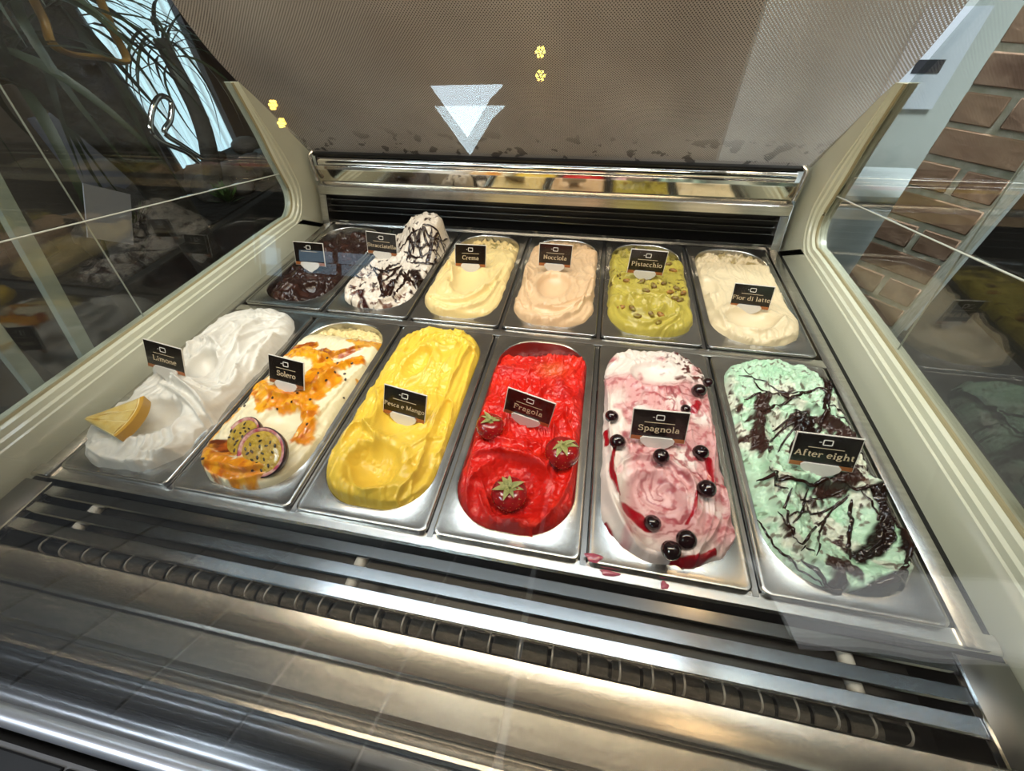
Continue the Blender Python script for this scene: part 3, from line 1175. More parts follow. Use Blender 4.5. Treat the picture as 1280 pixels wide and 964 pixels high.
# cream with passion fruit sauce
g = Gelato(0, 1, .009, '#ece2c0', 202, grow=(.001, .001, .003, 0), fold=.0020, tilt=-.010)
g.mound(370, 470, .05, .05, .012)
g.mound(300, 590, .04, .02, .006)
g.stroke([(250, 600), (290, 608), (330, 602), (362, 580), (395, 545)], .010, .004, .003)
g.stroke([(262, 585), (300, 597), (340, 590), (375, 560), (420, 500), (455, 455)], .008, .003, .003)
g.bowl(352, 530, .034, .028, 20, .010, .003)
g.bowl(300, 555, .03, .025, 10, .007, .002)
g.stroke([(300, 505), (330, 480), (345, 455)], .012, .005, .003)
g.ridge([(392, 492), (412, 470), (445, 447)], .009, .009)
g.ridge([(320, 480), (345, 495), (372, 500)], .006, .006)
g.ridge([(372, 440), (395, 442), (410, 452)], .007, .007)
g.stroke([(400, 455), (430, 440), (460, 430)], .008, .005, .003)
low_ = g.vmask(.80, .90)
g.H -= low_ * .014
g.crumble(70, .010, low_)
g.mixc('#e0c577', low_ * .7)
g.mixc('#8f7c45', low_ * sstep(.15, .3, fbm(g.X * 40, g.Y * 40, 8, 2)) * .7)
OR1, OR2, OR3 = '#dd8a12', '#e8a41e', '#9c4a10'
for pts_, w_, c_, r_ in (
        ([(256, 556), (268, 536), (284, 518), (300, 500), (318, 480), (332, 462)], .008, OR2, .001),
        ([(250, 562), (272, 558), (294, 563)], .008, '#6a2f0e', .001),
        ([(246, 573), (264, 574), (284, 584), (302, 592), (320, 590)], .0125, OR1, .002),
        ([(320, 484), (340, 497), (358, 506), (380, 500), (398, 490), (416, 474)], .0135, OR1, .002),
        ([(382, 504), (386, 525), (378, 548)], .0105, OR1, .002),
        ([(366, 438), (388, 443), (405, 452), (396, 470), (388, 482)], .0135, OR2, .002),
        ([(356, 440), (372, 432), (392, 430)], .007, OR3, .001),
        ([(402, 438), (424, 440), (446, 432)], .007, OR3, .001),
        ([(386, 484), (413, 464), (447, 448)], .010, OR1, .002),
        ([(420, 524), (433, 500), (447, 470)], .0045, OR2, .001),
        ([(312, 478), (326, 492), (330, 512)], .007, OR2, .001),
        ([(440, 420), (455, 426), (470, 424)], .008, '#d99f3d', .0)):
    g.paint(pts_, w_ * 1.22, c_, .95, r_, wob=.6, ws=55)
sauce_ = g.G > .4
var_ = sstep(-.1, .45, fbm(g.X * 60, g.Y * 60, 91, 3))
g.mixc('#f0b02c', var_ * sauce_ * .75)
g.mixc('#b5560e', sstep(.1, .45, fbm(g.X * 75, g.Y * 75, 93, 3)) * sauce_ * .7)
GELS['passion'] = g
g.build('passion_fruit_gelato', 'cream gelato streaked with glossy orange passion fruit sauce', GM)

# peach and mango
g = Gelato(0, 2, .010, '#e8c548', 303, grow=(.004, .000, -.003, .002), fold=.0024)
g.mound(550, 440, .05, .05, .012)
g.mound(440, 560, .03, .06, .006)
g.stroke([(590, 440), (570, 490), (545, 560), (520, 610)], .014, .005, .004)
g.stroke([(560, 500), (545, 540), (530, 590), (500, 620)], .010, .004, .003)
g.stroke([(600, 430), (590, 470), (575, 510)], .009, .004, .003)
g.stroke([(575, 415), (550, 412), (525, 420), (510, 440)], .012, .004, .004)
g.swirl(560, 432, .034, 1.6, .0045, .005)
g.bowl(521, 458, .020, .036, -15, .014, .004)
g.bowl(505, 520, .03, .04, -20, .006, .002)
g.bowl(468, 584, .037, .036, -15, .022, .005)
g.ridge([(425, 565), (435, 545), (452, 533), (470, 548), (468, 556), (455, 553)], .007, .009)
g.ridge([(470, 480), (475, 505), (468, 528), (452, 545)], .010, .010)
g.ridge([(410, 590), (420, 615), (445, 628), (480, 630), (515, 615), (540, 590)], .010, .009)
g.ridge([(512, 560), (535, 545), (555, 540)], .004, .004)
g.ridge([(540, 565), (556, 552), (566, 535)], .004, .005)
g.ridge([(435, 575), (440, 600), (455, 615), (480, 612)], .005, .006)
g.crumble(120, .004, sstep(.2, .5, fbm(g.X * 22, g.Y * 22, 5, 2) + .15))
for q in ((455, 632), (478, 640), (470, 633)):
    g.mound(*q, .008, .008, .007)
g.mixc('#e2b634', sstep(.0, .5, fbm(g.X * 35, g.Y * 35, 9, 3)) * .35)
g.edge_w, g.edge_d = .018, .016
GELS['peach'] = g
g.build('peach_mango_gelato', 'yellow peach and mango gelato carved into a deep hollow', GM)

# strawberry
g = Gelato(0, 3, .004, '#d01c10', 404, grow=(0, .001, 0, 0), fold=.0034)
g.mound(660, 500, .05, .08, .012)
g.stroke([(700, 520), (705, 560), (690, 610), (665, 650)], .014, .005, .004)
g.stroke([(620, 460), (660, 470), (700, 460)], .012, .005, .003)
g.bowl(637, 612, .045, .048, 5, .020, .006)
g.bowl(690, 505, .020, .04, -5, .007, .003)
g.stroke([(594, 600), (600, 640), (625, 665), (660, 670)], .012, .004, .006)
g.ridge([(588, 570), (605, 566), (640, 568), (672, 580), (690, 600)], .006, .012, asym=.4)
g.ridge([(595, 600), (605, 635), (628, 655), (655, 650)], .006, .008)
g.ridge([(650, 625), (670, 632), (690, 640)], .005, .007)
g.ridge([(605, 545), (640, 552), (680, 556)], .010, .008)
g.mound(648, 655, .022, .014, .008)
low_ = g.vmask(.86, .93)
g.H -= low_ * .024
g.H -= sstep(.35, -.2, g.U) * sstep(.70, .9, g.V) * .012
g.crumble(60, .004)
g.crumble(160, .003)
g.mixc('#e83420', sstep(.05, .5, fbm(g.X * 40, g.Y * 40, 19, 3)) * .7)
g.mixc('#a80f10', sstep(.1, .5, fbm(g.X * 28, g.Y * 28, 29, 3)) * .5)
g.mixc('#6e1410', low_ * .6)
c_ = at(690, 462, .01)
g.mixc('#cf7038', np.exp(-(((g.X - c_[0]) / .02) ** 2 + ((g.Y - c_[1]) / .018) ** 2)) * .55)
g.G += .45
GELS['strawberry'] = g
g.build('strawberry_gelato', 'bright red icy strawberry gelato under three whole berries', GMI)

# pink cherry swirl
g = Gelato(0, 4, .010, '#d4a09f', 505, res=.0010, grow=(.003, .004, .003, .001), fold=.0022)
g.mound(830, 520, .05, .10, .008)
g.stroke([(752, 470), (752, 560), (760, 630), (800, 690), (850, 708)], .012, .004, .005)
g.stroke([(905, 520), (908, 600), (905, 660), (880, 700)], .013, .004, .004)
g.bowl(820, 470, .04, .03, 0, .012, .003)
g.bowl(815, 640, .04, .05, 10, .014, .005)
g.ridge([(765, 590), (790, 575), (830, 580), (860, 600), (868, 630)], .008, .008)
g.ridge([(758, 575), (762, 620), (785, 668), (820, 700), (870, 702), (910, 670)], .010, .008)
g.swirl(835, 615, .045, 1.6, .003, .0014)
g.ridge([(905, 600), (915, 625), (912, 650)], .005, .006)
g.ridge([(870, 690), (890, 670), (905, 640)], .004, .005)
g.crumble(60, .005, g.vmask(.82, .9))
# swirled pinks: warped bands about the hollow
c_ = at(830, 620)
ang_ = np.arctan2(g.Y - c_[1], g.X - c_[0])
rad_ = np.hypot(g.X - c_[0], (g.Y - c_[1]) * .8)
ph = rad_ / .0026 + 2.2 * ang_ + 14.0 * fbm(g.X * 18, g.Y * 18, 71, 5)
g.mixc('#eadcd6', sstep(.1, .5, fbm(g.X * 16, g.Y * 16, 72, 3)) * .9)
g.mixc('#8e2d38', sstep(.15, .95, np.sin(ph)) * sstep(-.35, .2, fbm(g.X * 20, g.Y * 20, 73, 2)) * .85)
g.mixc('#a8444d', sstep(.05, .45, fbm(g.X * 110, g.Y * 110, 75, 3)) * .7)
wl_ = sstep(-.42, -.62, g.U) * sstep(.75, .60, g.V)
wf_ = sstep(.15, .06, g.V)
wb_ = g.vmask(.74, .80)
g.mixc('#e6dbd2', np.maximum(np.maximum(wl_, wf_ * .8), wb_) * sstep(-.5, -.2, fbm(g.X * 30, g.Y * 30, 77, 2)) * .92)
g.mixc('#57211d', wb_ * sstep(.15, .5, g.U + .5 * fbm(g.X * 50, g.Y * 50, 79, 3)) * sstep(.02, .15, fbm(g.X * 110, g.Y * 110, 78, 2)))
JU = '#9c0f1e'
for pts_, w_ in (([(782, 634), (795, 640), (812, 654)], .0075), ([(885, 575), (888, 600), (886, 612)], .005), ([(872, 505), (866, 516)], .006),
                 ([(845, 700), (870, 700), (895, 688)], .0035), ([(768, 560), (764, 590), (772, 620)], .0025), ([(790, 690), (770, 670), (758, 650)], .0025),
                 ([(758, 535), (760, 552)], .003), ([(868, 620), (866, 640), (858, 655)], .002), ([(752, 470), (744, 462), (740, 458)], .004)):
    g.paint(pts_, w_, JU, .95, .0005, wob=.5)
g.edge_w, g.edge_d = .015, .014
GELS['cherry'] = g
g.build('cherry_swirl_gelato', 'pink and white gelato marbled with cherry syrup and dotted with black cherries', GM)

# mint with chocolate
g = Gelato(0, 5, .010, '#bfdfc4', 606, res=.0010, grow=(.002, .001, .001, .002), fold=.0026)
g.mound(1010, 480, .06, .06, .008)
g.mound(1040, 570, .05, .04, .008)
g.stroke([(935, 520), (940, 570), (950, 620), (985, 690), (1050, 740)], .014, .005, .005)
g.stroke([(1090, 610), (1110, 650), (1120, 700)], .014, .005, .004)
g.bowl(1055, 650, .05, .055, 0, .018, .006)
g.bowl(985, 545, .035, .035, 0, .014, .004)
g.ridge([(948, 500), (985, 500), (1025, 520), (1060, 540)], .009, .009)
g.ridge([(940, 600), (980, 600), (1030, 602), (1075, 610)], .008, .009)
g.ridge([(1000, 700), (1040, 725), (1090, 735), (1130, 720)], .010, .009)
g.ridge([(1085, 690), (1105, 670), (1098, 640)], .006, .006)
g.crumble(45, .008)
g.crumble(130, .004)
cr_ = fbm(g.X * 24, g.Y * 24, 81, 3)
sm_ = sstep(-.05, .25, cr_) * sstep(.95, .75, g.V) * sstep(.05, .16, g.V)
g.mixc('#dcdccb', sm_ * .85)
g.mixc('#3a211a', sstep(.16, .28, fbm(g.X * 85, g.Y * 60, 83, 4)) * sm_)
g.mixc('#5a3a2c', sstep(.26, .4, fbm(g.X * 120, g.Y * 120, 85, 2)) * .8)
g.mixc('#9fd3ab', sstep(.0, .4, fbm(g.X * 30, g.Y * 30, 87, 2)) * .5 * (1 - sm_))
for pts_, w_ in (([(955, 500), (948, 530), (950, 560)], .010), ([(1000, 525), (1030, 530), (1060, 545)], .014), ([(1040, 585), (1060, 600), (1030, 615)], .010),
                 ([(1060, 715), (1040, 705), (1052, 728)], .008)):
    g.paint(pts_, w_, '#37201a', .1, .002, wob=1.1, ws=70)
for pts_, w_ in (([(1094, 612), (1110, 640), (1106, 675), (1080, 695)], .009), ([(1000, 520), (1010, 545), (1015, 560)], .010), ([(1030, 505), (1033, 480), (1024, 462)], .005),
                 ([(1080, 745), (1110, 735), (1140, 725), (1148, 740)], .009), ([(1132, 690), (1134, 655), (1112, 640)], .005)):
    g.paint(pts_, w_, '#1c0d09', .9, .002, wob=.5)
g.edge_w, g.edge_d = .016, .015
GELS['mint'] = g
g.build('mint_gelato', 'mint green gelato webbed with dark chocolate sauce in the rightmost front pan', GM)
g.drizzle('chocolate_drizzle', [
    [(923, 470), (950, 476), (985, 492), (1020, 486)], [(930, 462), (960, 490), (1000, 500)], ([(950, 515), (985, 502), (1020, 487), (1034, 492)], .0022),
    ([(1034, 492), (1030, 520), (1020, 545)], .0026), ([(1024, 462), (1036, 492), (1042, 520)], .0022), [(1034, 505), (1060, 520), (1078, 540)], [(1044, 520), (1066, 530), (1082, 548)],
    [(965, 540), (985, 525), (1000, 520)], [(955, 560), (975, 540), (998, 524)], [(972, 566), (985, 545), (1000, 530)], [(988, 570), (994, 548), (1002, 532)],
    ([(945, 602), (975, 600), (1010, 606), (1040, 598)], .0028), [(960, 585), (968, 600), (985, 612)], ([(1045, 600), (1070, 612), (1094, 612)], .0024),
    [(972, 640), (985, 660), (1000, 680), (1018, 690)], [(980, 650), (1005, 640), (1030, 640), (1060, 620)], [(1020, 695), (1024, 665), (1038, 640), (1060, 622)],
    ([(1062, 700), (1062, 660), (1064, 625)], .0024), [(1000, 690), (1012, 668), (1030, 650)], [(990, 610), (985, 640), (992, 668)], [(1010, 612), (1002, 640), (990, 655)],
    ([(1000, 700), (1030, 730), (1055, 745), (1078, 752)], .003), ([(1080, 745), (1100, 730), (1125, 725), (1145, 735)], .003), [(975, 690), (1000, 715), (1030, 738)],
    ([(1112, 640), (1130, 665), (1134, 700), (1122, 722)], .0022), [(1090, 740), (1110, 745), (1135, 750)], [(945, 650), (965, 680), (990, 702)], [(1075, 612), (1095, 640), (1100, 660)],
    [(1000, 625), (1030, 622), (1055, 612)], [(1068, 560), (1080, 575), (1085, 590)], [(930, 500), (955, 492), (975, 496)]], .0014, CHOCO)

# ------------------------------------------------------------------ back row of gelato
RB = .0016
g = Gelato(1, 0, -.012, '#2a1611', 707, res=RB, fold=.004)
g.mound(355, 350, .03, .05, .014)
g.mound(420, 345, .03, .03, .016)
g.mound(385, 325, .03, .03, .012)
g.bowl(385, 355, .03, .03, 0, .012, .004)
g.crumble(35, .007)
g.mixc('#3d231b', sstep(0, .4, fbm(g.X * 40, g.Y * 40, 3, 3)))
g.G += .12
GELS['chocolate'] = g
g.build('chocolate_gelato', 'dark chocolate gelato sunk low in the leftmost rear pan', GM)

g = Gelato(1, 1, .004, '#e2d7c9', 808, res=RB, grow=(.0, .001, .002, .0), fold=.002)
cxy = hit(535, 300, 1, .655)
g.H += .062 * np.exp(-((((g.X - cxy[0]) / .058) ** 2 + ((g.Y - .655) / .062) ** 2) ** 1.6))
c2 = at(462, 350, .02)
g.H += .018 * np.exp(-(((g.X - c2[0]) / .05) ** 2 + ((g.Y - c2[1]) / .05) ** 2))
g.stroke([(432, 370), (450, 352), (462, 335)], .012, .005, .004)
g.stroke([(470, 380), (495, 372), (520, 350)], .012, .004, .004)
g.ridge([(430, 375), (455, 382), (490, 384)], .008, .006)
g.crumble(50, .008)
g.mixc('#6b4a3c', sstep(.16, .3, fbm(g.X * 70, g.Y * 70, 13, 3)) * sstep(.5, .3, g.V))
g.mixc('#30190f', sstep(.3, .36, fbm(g.X * 90, g.Y * 55, 15, 3)))
g.paint([(448, 362), (456, 378), (462, 388)], .006, '#35120d', .5, .001, z=.02)
g.paint([(478, 365), (486, 355), (492, 350)], .006, '#2a130d', .7, .001, z=.02)
g.paint([(513, 322), (520, 332), (524, 340)], .011, '#241512', .8, .002, z=.04)
GELS['stracciatella'] = g
g.build('stracciatella_gelato', 'off-white gelato heaped high at the back and striped with chocolate', GM)
g.drizzle('chocolate_drizzle', [
    [(500, 312), (512, 296), (524, 288)], [(508, 322), (520, 305), (528, 286)], [(528, 284), (540, 300), (556, 312)], [(528, 284), (534, 305), (545, 322)], [(526, 286), (524, 305), (528, 325)],
    [(528, 282), (548, 292), (560, 302)], [(510, 300), (528, 310), (550, 312)], [(505, 315), (525, 322), (552, 325)], [(514, 292), (512, 310), (508, 326)], [(540, 288), (538, 310), (532, 330)],
    [(548, 296), (546, 315), (542, 330)], ([(512, 328), (535, 330), (555, 338)], .0035), [(470, 345), (485, 335), (500, 330)], [(475, 360), (490, 345), (502, 332)], ([(468, 335), (480, 340), (500, 334)], .004),
    [(485, 372), (492, 352), (503, 336)], [(492, 375), (505, 355), (512, 338)], [(500, 340), (515, 352), (530, 350)], ([(462, 330), (474, 350), (478, 368)], .0025), [(505, 340), (520, 362)], [(478, 335), (476, 355), (482, 378)],
    [(430, 350), (445, 345), (460, 340)], [(516, 286), (520, 300), (516, 318)], [(552, 300), (540, 312), (536, 328)]], .0030, CHOCO, lift=.0008)

g = Gelato(1, 2, .010, '#e9cf91', 909, res=RB, grow=(.003, .002, .004, .001), fold=.0019)
g.mound(560, 350, .03, .06, .010)
g.stroke([(535, 385), (570, 392), (610, 380), (628, 350)], .012, .004, .004)
g.stroke([(540, 372), (575, 378), (612, 360)], .009, .004, .003)
g.bowl(585, 352, .035, .05, 0, .010, .003)
g.ridge([(552, 345), (562, 330), (566, 350), (560, 362)], .006, .008)
g.ridge([(532, 380), (560, 388), (600, 390)], .006, .006)
g.ridge([(535, 370), (560, 374), (585, 372), (615, 352), (630, 330)], .005, .006)
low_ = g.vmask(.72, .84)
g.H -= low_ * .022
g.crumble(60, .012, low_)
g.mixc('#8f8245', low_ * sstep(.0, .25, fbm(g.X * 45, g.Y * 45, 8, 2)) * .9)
GELS['custard'] = g
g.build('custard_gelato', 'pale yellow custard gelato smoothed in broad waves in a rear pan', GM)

g = Gelato(1, 3, .010, '#ddba92', 111, res=RB, grow=(.003, .003, .004, .001), fold=.0019)
g.stroke([(645, 395), (690, 404), (730, 390), (742, 350)], .011, .004, .004)
g.stroke([(648, 380), (690, 388), (735, 370)], .009, .004, .004)
g.stroke([(655, 340), (650, 365), (662, 385)], .010, .004, .004)
g.bowl(692, 358, .034, .045, 0, .016, .004)
g.ridge([(650, 372), (690, 384), (735, 372), (745, 335)], .006, .007)
g.ridge([(645, 388), (680, 396), (720, 394)], .005, .006)
g.ridge([(660, 320), (655, 345), (665, 362)], .007, .008)
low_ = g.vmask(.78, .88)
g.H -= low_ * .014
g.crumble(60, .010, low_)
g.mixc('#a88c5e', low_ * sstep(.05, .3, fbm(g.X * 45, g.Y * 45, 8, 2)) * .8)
GELS['hazelnut'] = g
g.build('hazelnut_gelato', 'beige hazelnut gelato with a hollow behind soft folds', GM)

g = Gelato(1, 4, .012, '#b3a347', 222, res=RB, grow=(.003, .003, .004, .001), fold=.0019)
g.mound(805, 370, .04, .06, .012)
g.stroke([(765, 380), (775, 400), (810, 412), (845, 400)], .011, .004, .005)
g.stroke([(770, 362), (800, 375), (850, 370)], .010, .004, .004)
g.swirl(810, 385, .05, 1.6, .006, .009)
g.ridge([(760, 355), (775, 345), (800, 345), (830, 355)], .008, .008)
g.ridge([(770, 398), (800, 412), (830, 408), (855, 390)], .007, .008)
g.ridge([(765, 370), (790, 382), (812, 400)], .006, .006)
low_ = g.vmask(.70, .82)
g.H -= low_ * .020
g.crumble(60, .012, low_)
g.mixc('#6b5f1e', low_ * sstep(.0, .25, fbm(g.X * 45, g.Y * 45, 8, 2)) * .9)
g.mixc('#c0b056', sstep(.1, .5, fbm(g.X * 40, g.Y * 30, 6, 2)) * .5)
g.mixc('#4a3415', sstep(.33, .4, fbm(g.X * 120, g.Y * 120, 16, 2)) * sstep(.2, .4, g.V) * sstep(.75, .5, g.V))
GELS['pistachio'] = g
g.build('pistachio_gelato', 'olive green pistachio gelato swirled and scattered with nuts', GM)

g = Gelato(1, 5, .006, '#e0cda9', 333, res=RB, grow=(.001, .001, .003, .001), fold=.0019)
g.stroke([(890, 400), (920, 422), (970, 430), (1000, 420)], .012, .004, .005)
g.stroke([(880, 360), (890, 390), (910, 415)], .011, .004, .004)
g.bowl(940, 398, .045, .032, -10, .014, .004)
g.bowl(885, 355, .02, .03, 0, .007, .003)
g.ridge([(900, 415), (940, 428), (985, 425)], .007, .006)
g.ridge([(925, 405), (955, 412), (985, 395)], .005, .005)
g.mound(985, 405, .02, .03, .008)
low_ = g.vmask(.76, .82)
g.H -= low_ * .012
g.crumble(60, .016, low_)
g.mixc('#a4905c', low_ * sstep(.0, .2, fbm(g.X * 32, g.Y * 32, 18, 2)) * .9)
GELS['milk'] = g
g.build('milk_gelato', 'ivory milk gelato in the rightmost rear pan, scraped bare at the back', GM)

# ------------------------------------------------------------------ flavour tags
CARD_W, CARD_H = .061, .0432
M_CARD = mat('card_face', '#17100e', 0.22, coat=0.3)
M_BACK = mat('card_backing', '#e6e1d8', 0.4)
M_COPPER = mat('card_copper', '#a5663a', 0.3, 0.3)
M_INK = mat('card_lettering', '#cdbb9c', 0.45)
M_LOGO = mat('card_logo', '#efece6', 0.45)
M_CLIP = mat('clip_plastic', '#dcd8d2', 0.3, sss=(0.1, (1, 1, 1), .002))


def arc(cx, cy, rx, ry, a0, a1, n=12):
    return [(cx + rx * math.cos(math.radians(a0 + (a1 - a0) * i / (n - 1))), cy + ry * math.sin(math.radians(a0 + (a1 - a0) * i / (n - 1)))) for i in range(n)]


XH, CAPH, ASC, DESC = .46, .70, .76, -.22


def stem(x, y0, y1, s0=True, s1=True, half1=False):
    st = [[(x, y0), (x, y1)]]
    if s0:
        st.append([(x - .10, y0 + .012), (x + .10, y0 + .012)])
    if s1:
        st.append([(x - .10, y1 - .012), (x + (0 if half1 else .10), y1 - .012)])
    return st


def bowl_o(cx, rx=.21, cy=XH / 2, ry=XH / 2):
    return [arc(cx, cy, rx, ry, 0, 360, 22)]


def hump(x, w):
    return [[(x, XH - .14)] + arc(x + w / 2 + .03, XH - .17, w / 2 - .03, .16, 150, 0, 8) + [(x + w, 0)], [(x + w - .10, .012), (x + w + .10, .012)]]


GLY = {
    'L': (.62, stem(.14, 0, CAPH) + [[(.14, .015), (.54, .015)], [(.54, .015), (.56, .20)]]),
    'S': (.58, [arc(.29, .52, .19, .17, 35, 270, 14) + arc(.29, .18, .21, .18, 90, -145, 14), [(.46, .52), (.46, .69)], [(.09, .18), (.09, .01)]]),
    'P': (.60, stem(.14, 0, CAPH) + [[(.14, .685)] + arc(.30, .515, .22, .17, 90, -90, 12) + [(.14, .345)]]),
    'F': (.58, stem(.14, 0, CAPH) + [[(.14, .685), (.53, .685)], [(.53, .685), (.55, .52)], [(.14, .37), (.40, .37)], [(.40, .44), (.40, .30)]]),
    'A': (.72, [[(.10, .01), (.36, .70)], [(.36, .70), (.63, .01)], [(.20, .24), (.53, .24)], [(.01, .012), (.20, .012)], [(.52, .012), (.72, .012)]]),
    'M': (.88, stem(.13, 0, CAPH, True, False) + stem(.74, 0, CAPH) + [[(.13, .69), (.43, .03)], [(.43, .03), (.74, .69)], [(.03, .688), (.14, .688)]]),
    'C': (.66, [arc(.36, .35, .28, .345, 40, 320, 20), [(.57, .57), (.58, .72)]]),
    'N': (.74, stem(.14, 0, CAPH, True, True, True) + stem(.60, 0, CAPH, False, True) + [[(.14, .68), (.60, .02)]]),
    'i': (.28, stem(.14, 0, XH, True, True, True) + [arc(.14, .63, .035, .035, 0, 360, 8)]),
    'l': (.28, stem(.14, 0, ASC, True, True, True)),
    'm': (.82, stem(.12, 0, XH, True, True, True) + hump(.12, .29) + hump(.41, .29)),
    'n': (.56, stem(.12, 0, XH, True, True, True) + hump(.12, .32)),
    'h': (.56, stem(.12, 0, ASC, True, True, True) + hump(.12, .32)),
    'r': (.42, stem(.12, 0, XH, True, True, True) + [arc(.30, .26, .17, .18, 170, 50, 8)]),
    'o': (.52, bowl_o(.26)),
    'e': (.48, [[(.06, .25), (.42, .25)], arc(.24, .23, .19, .23, 5, 315, 20)]),
    'c': (.46, [arc(.25, .23, .19, .23, 50, 310, 18)]),
    's': (.42, [arc(.21, .34, .13, .115, 40, 270, 12) + arc(.21, .115, .14, .11, 90, -140, 12)]),
    'a': (.48, [arc(.22, .32, .14, .135, 150, 0, 9) + [(.36, .06), (.43, .01)], arc(.21, .13, .15, .125, 60, 330, 14)]),
    'g': (.50, [arc(.22, .30, .15, .155, 0, 360, 16), [(.33, .41), (.45, .44)], [(.12, .17), (.10, .09), (.20, .05), (.36, .03)], arc(.24, -.09, .19, .115, 60, 400, 18)]),
    'd': (.54, stem(.41, 0, ASC, True, True, True) + [arc(.23, .23, .18, .23, 20, 340, 18)]),
    't': (.34, [[(.15, .60), (.15, .10), (.20, .02), (.31, .03)], [(.03, .445), (.29, .445)]]),
    'f': (.36, stem(.13, 0, .60, True, False) + [arc(.25, .60, .12, .14, 180, 45, 8), [(.03, .445), (.29, .445)]]),
    'p': (.54, stem(.12, DESC, XH, True, True, True) + [arc(.29, .23, .18, .23, 160, -160, 18)]),
    ' ': (.26, []),
}


def lettering(text, maxw, size):
    """serif letters as thin solid ribbons; returns verts, faces centred on x"""
    adv = [GLY[c][0] for c in text]
    tot = sum(adv) + .05 * (len(text) - 1)
    sc = min(size, maxw / tot)
    V, F = [], []
    x = -tot * sc / 2
    for c, a in zip(text, adv):
        for st in GLY[c][1]:
            P = np.array(st, float) * sc + np.array([x, 0])
            n = len(P)
            b = len(V)
            for i in range(n):
                d = P[min(i + 1, n - 1)] - P[max(i - 1, 0)]
                d = d / (np.linalg.norm(d) + 1e-9)
                w_ = sc * (.026 + .034 * abs(d[1]))
                nrm = np.array([-d[1], d[0]]) * w_
                for s_ in (-1, 1):
                    for zz in (0, .00035):
                        V.append((P[i][0] + s_ * nrm[0], P[i][1] + s_ * nrm[1], zz))
            for i in range(n - 1):
                o_ = b + 4 * i
                F += [(o_ + 1, o_ + 3, o_ + 7, o_ + 5), (o_, o_ + 1, o_ + 5, o_ + 4), (o_ + 2, o_ + 6, o_ + 7, o_ + 3)]
        x += (a + .05) * sc
    return V, F


def card_outline_solid(pts, th):
    n = len(pts)
    V = [(p[0], p[1], 0) for p in pts] + [(p[0], p[1], th) for p in pts]
    F = [tuple(range(n - 1, -1, -1)), tuple(range(n, 2 * n))]
    for i in range(n):
        j = (i + 1) % n
        F.append((i, j, n + j, n + i))
    return V, F


CLIP_PTS = [(-.019, .0035), (-.016, .0065), (.016, .0065), (.019, .0035), (.018, -.001), (.0125, -.006), (.0065, -.009), (.0028, -.012), (.0022, -.034), (-.0022, -.034), (-.0028, -.012), (-.0065, -.009), (-.0125, -.006), (-.018, -.001)]


def flavour_tag(gel, text, label, c, yaw, tilt, roll):
    X = np.array([math.cos(yaw), math.sin(yaw), 0])
    N0 = np.array([math.sin(yaw), -math.cos(yaw), 0])
    Zv = np.array([0, 0, 1.0])
    Nn = N0 * math.cos(tilt) + Zv * math.sin(tilt)
    Y = Zv * math.cos(tilt) - N0 * math.sin(tilt)
    X2 = X * math.cos(roll) + Y * math.sin(roll)
    Y2 = -X * math.sin(roll) + Y * math.cos(roll)
    # slide along the sight line until the clip just enters the gelato, size in step
    best = 1.0
    for s_ in np.linspace(.93, 1.13, 60):
        best = s_
        cc = CAMP + s_ * (np.array(c) - CAMP)
        foot = cc - Y2 * (CARD_H / 2 + .0075) * s_
        if foot[2] < gel.z_at(foot[0], foot[1]) + .0005:
            break
    c = CAMP + best * (np.array(c) - CAMP)
    # local origin at the lower edge of the card
    root = empty('flavour_tag')
    org = np.array(c) - Y2 * CARD_H / 2 * best
    M = Matrix.Identity(4)
    for r_ in range(3):
        M[r_][0], M[r_][1], M[r_][2], M[r_][3] = X2[r_], Y2[r_], Nn[r_], org[r_]
    root.matrix_world = M @ Matrix.Diagonal((best, best, best, 1))
    w_, h_ = CARD_W, CARD_H
    bm_obj('backing', box_bm(-w_ / 2, w_ / 2, 0, h_, -.0016, 0, .0003, 1), M_BACK, root)
    bm_obj('face', box_bm(-w_ / 2 + .0010, w_ / 2 - .0010, .0008, h_ - .0010, 0, .0004), M_CARD, root)
    bm_obj('copper_band', box_bm(-w_ / 2 + .0010, w_ / 2 - .0010, .0010, .0062, .0003, .0006), M_COPPER, root)
    # emblem: rounded square outline with a small tick at its left
    a_, b_, t_ = .0046, .0036, .0006
    cy = h_ - .0095
    o_ = [(x_, y_ + cy) for x_, y_ in rrect(2 * a_, 2 * b_, .0012, 3)]
    i_ = [(x_, y_ + cy) for x_, y_ in rrect(2 * a_ - 3 * t_, 2 * b_ - 3 * t_, .0008, 3)]
    n = len(o_)
    V = [(*p, .0004) for p in o_] + [(*p, .0004) for p in i_] + [(*p, .0008) for p in o_] + [(*p, .0008) for p in i_]
    F = []
    for i in range(n):
        j = (i + 1) % n
        F += [(2 * n + i, 2 * n + j, 3 * n + j, 3 * n + i), (i, j, 2 * n + j, 2 * n + i), (n + i, 3 * n + i, 3 * n + j, n + j)]
    b0 = len(V)
    for (x0, x1) in ((-.0082, -.0058),):
        V += [(x0, cy - .0003, .0008), (x1, cy - .0003, .0008), (x1, cy + .0005, .0008), (x0, cy + .0005, .0008)]
        F.append((b0, b0 + 1, b0 + 2, b0 + 3))
    mesh_obj('emblem', V, F, M_LOGO, root)
    bm_obj('rule_line', box_bm(-.0165, .0165, cy - .0078, cy - .0071, .0004, .0007), M_INK, root)
    if text:
        V, F = lettering(text, w_ * .95, .0106)
        V = [(x_, y_ + .0145, z_ + .0004) for x_, y_, z_ in V]
        mesh_obj('lettering', V, F, M_INK, root)
    V, F = card_outline_solid(CLIP_PTS, .0018)
    mesh_obj('clip', [(x_, y_, z_ + .0007) for x_, y_, z_ in V], F, M_CLIP, root)
    tag(root, label, 'tag', 'flavour tags stuck in the gelato')
    return root


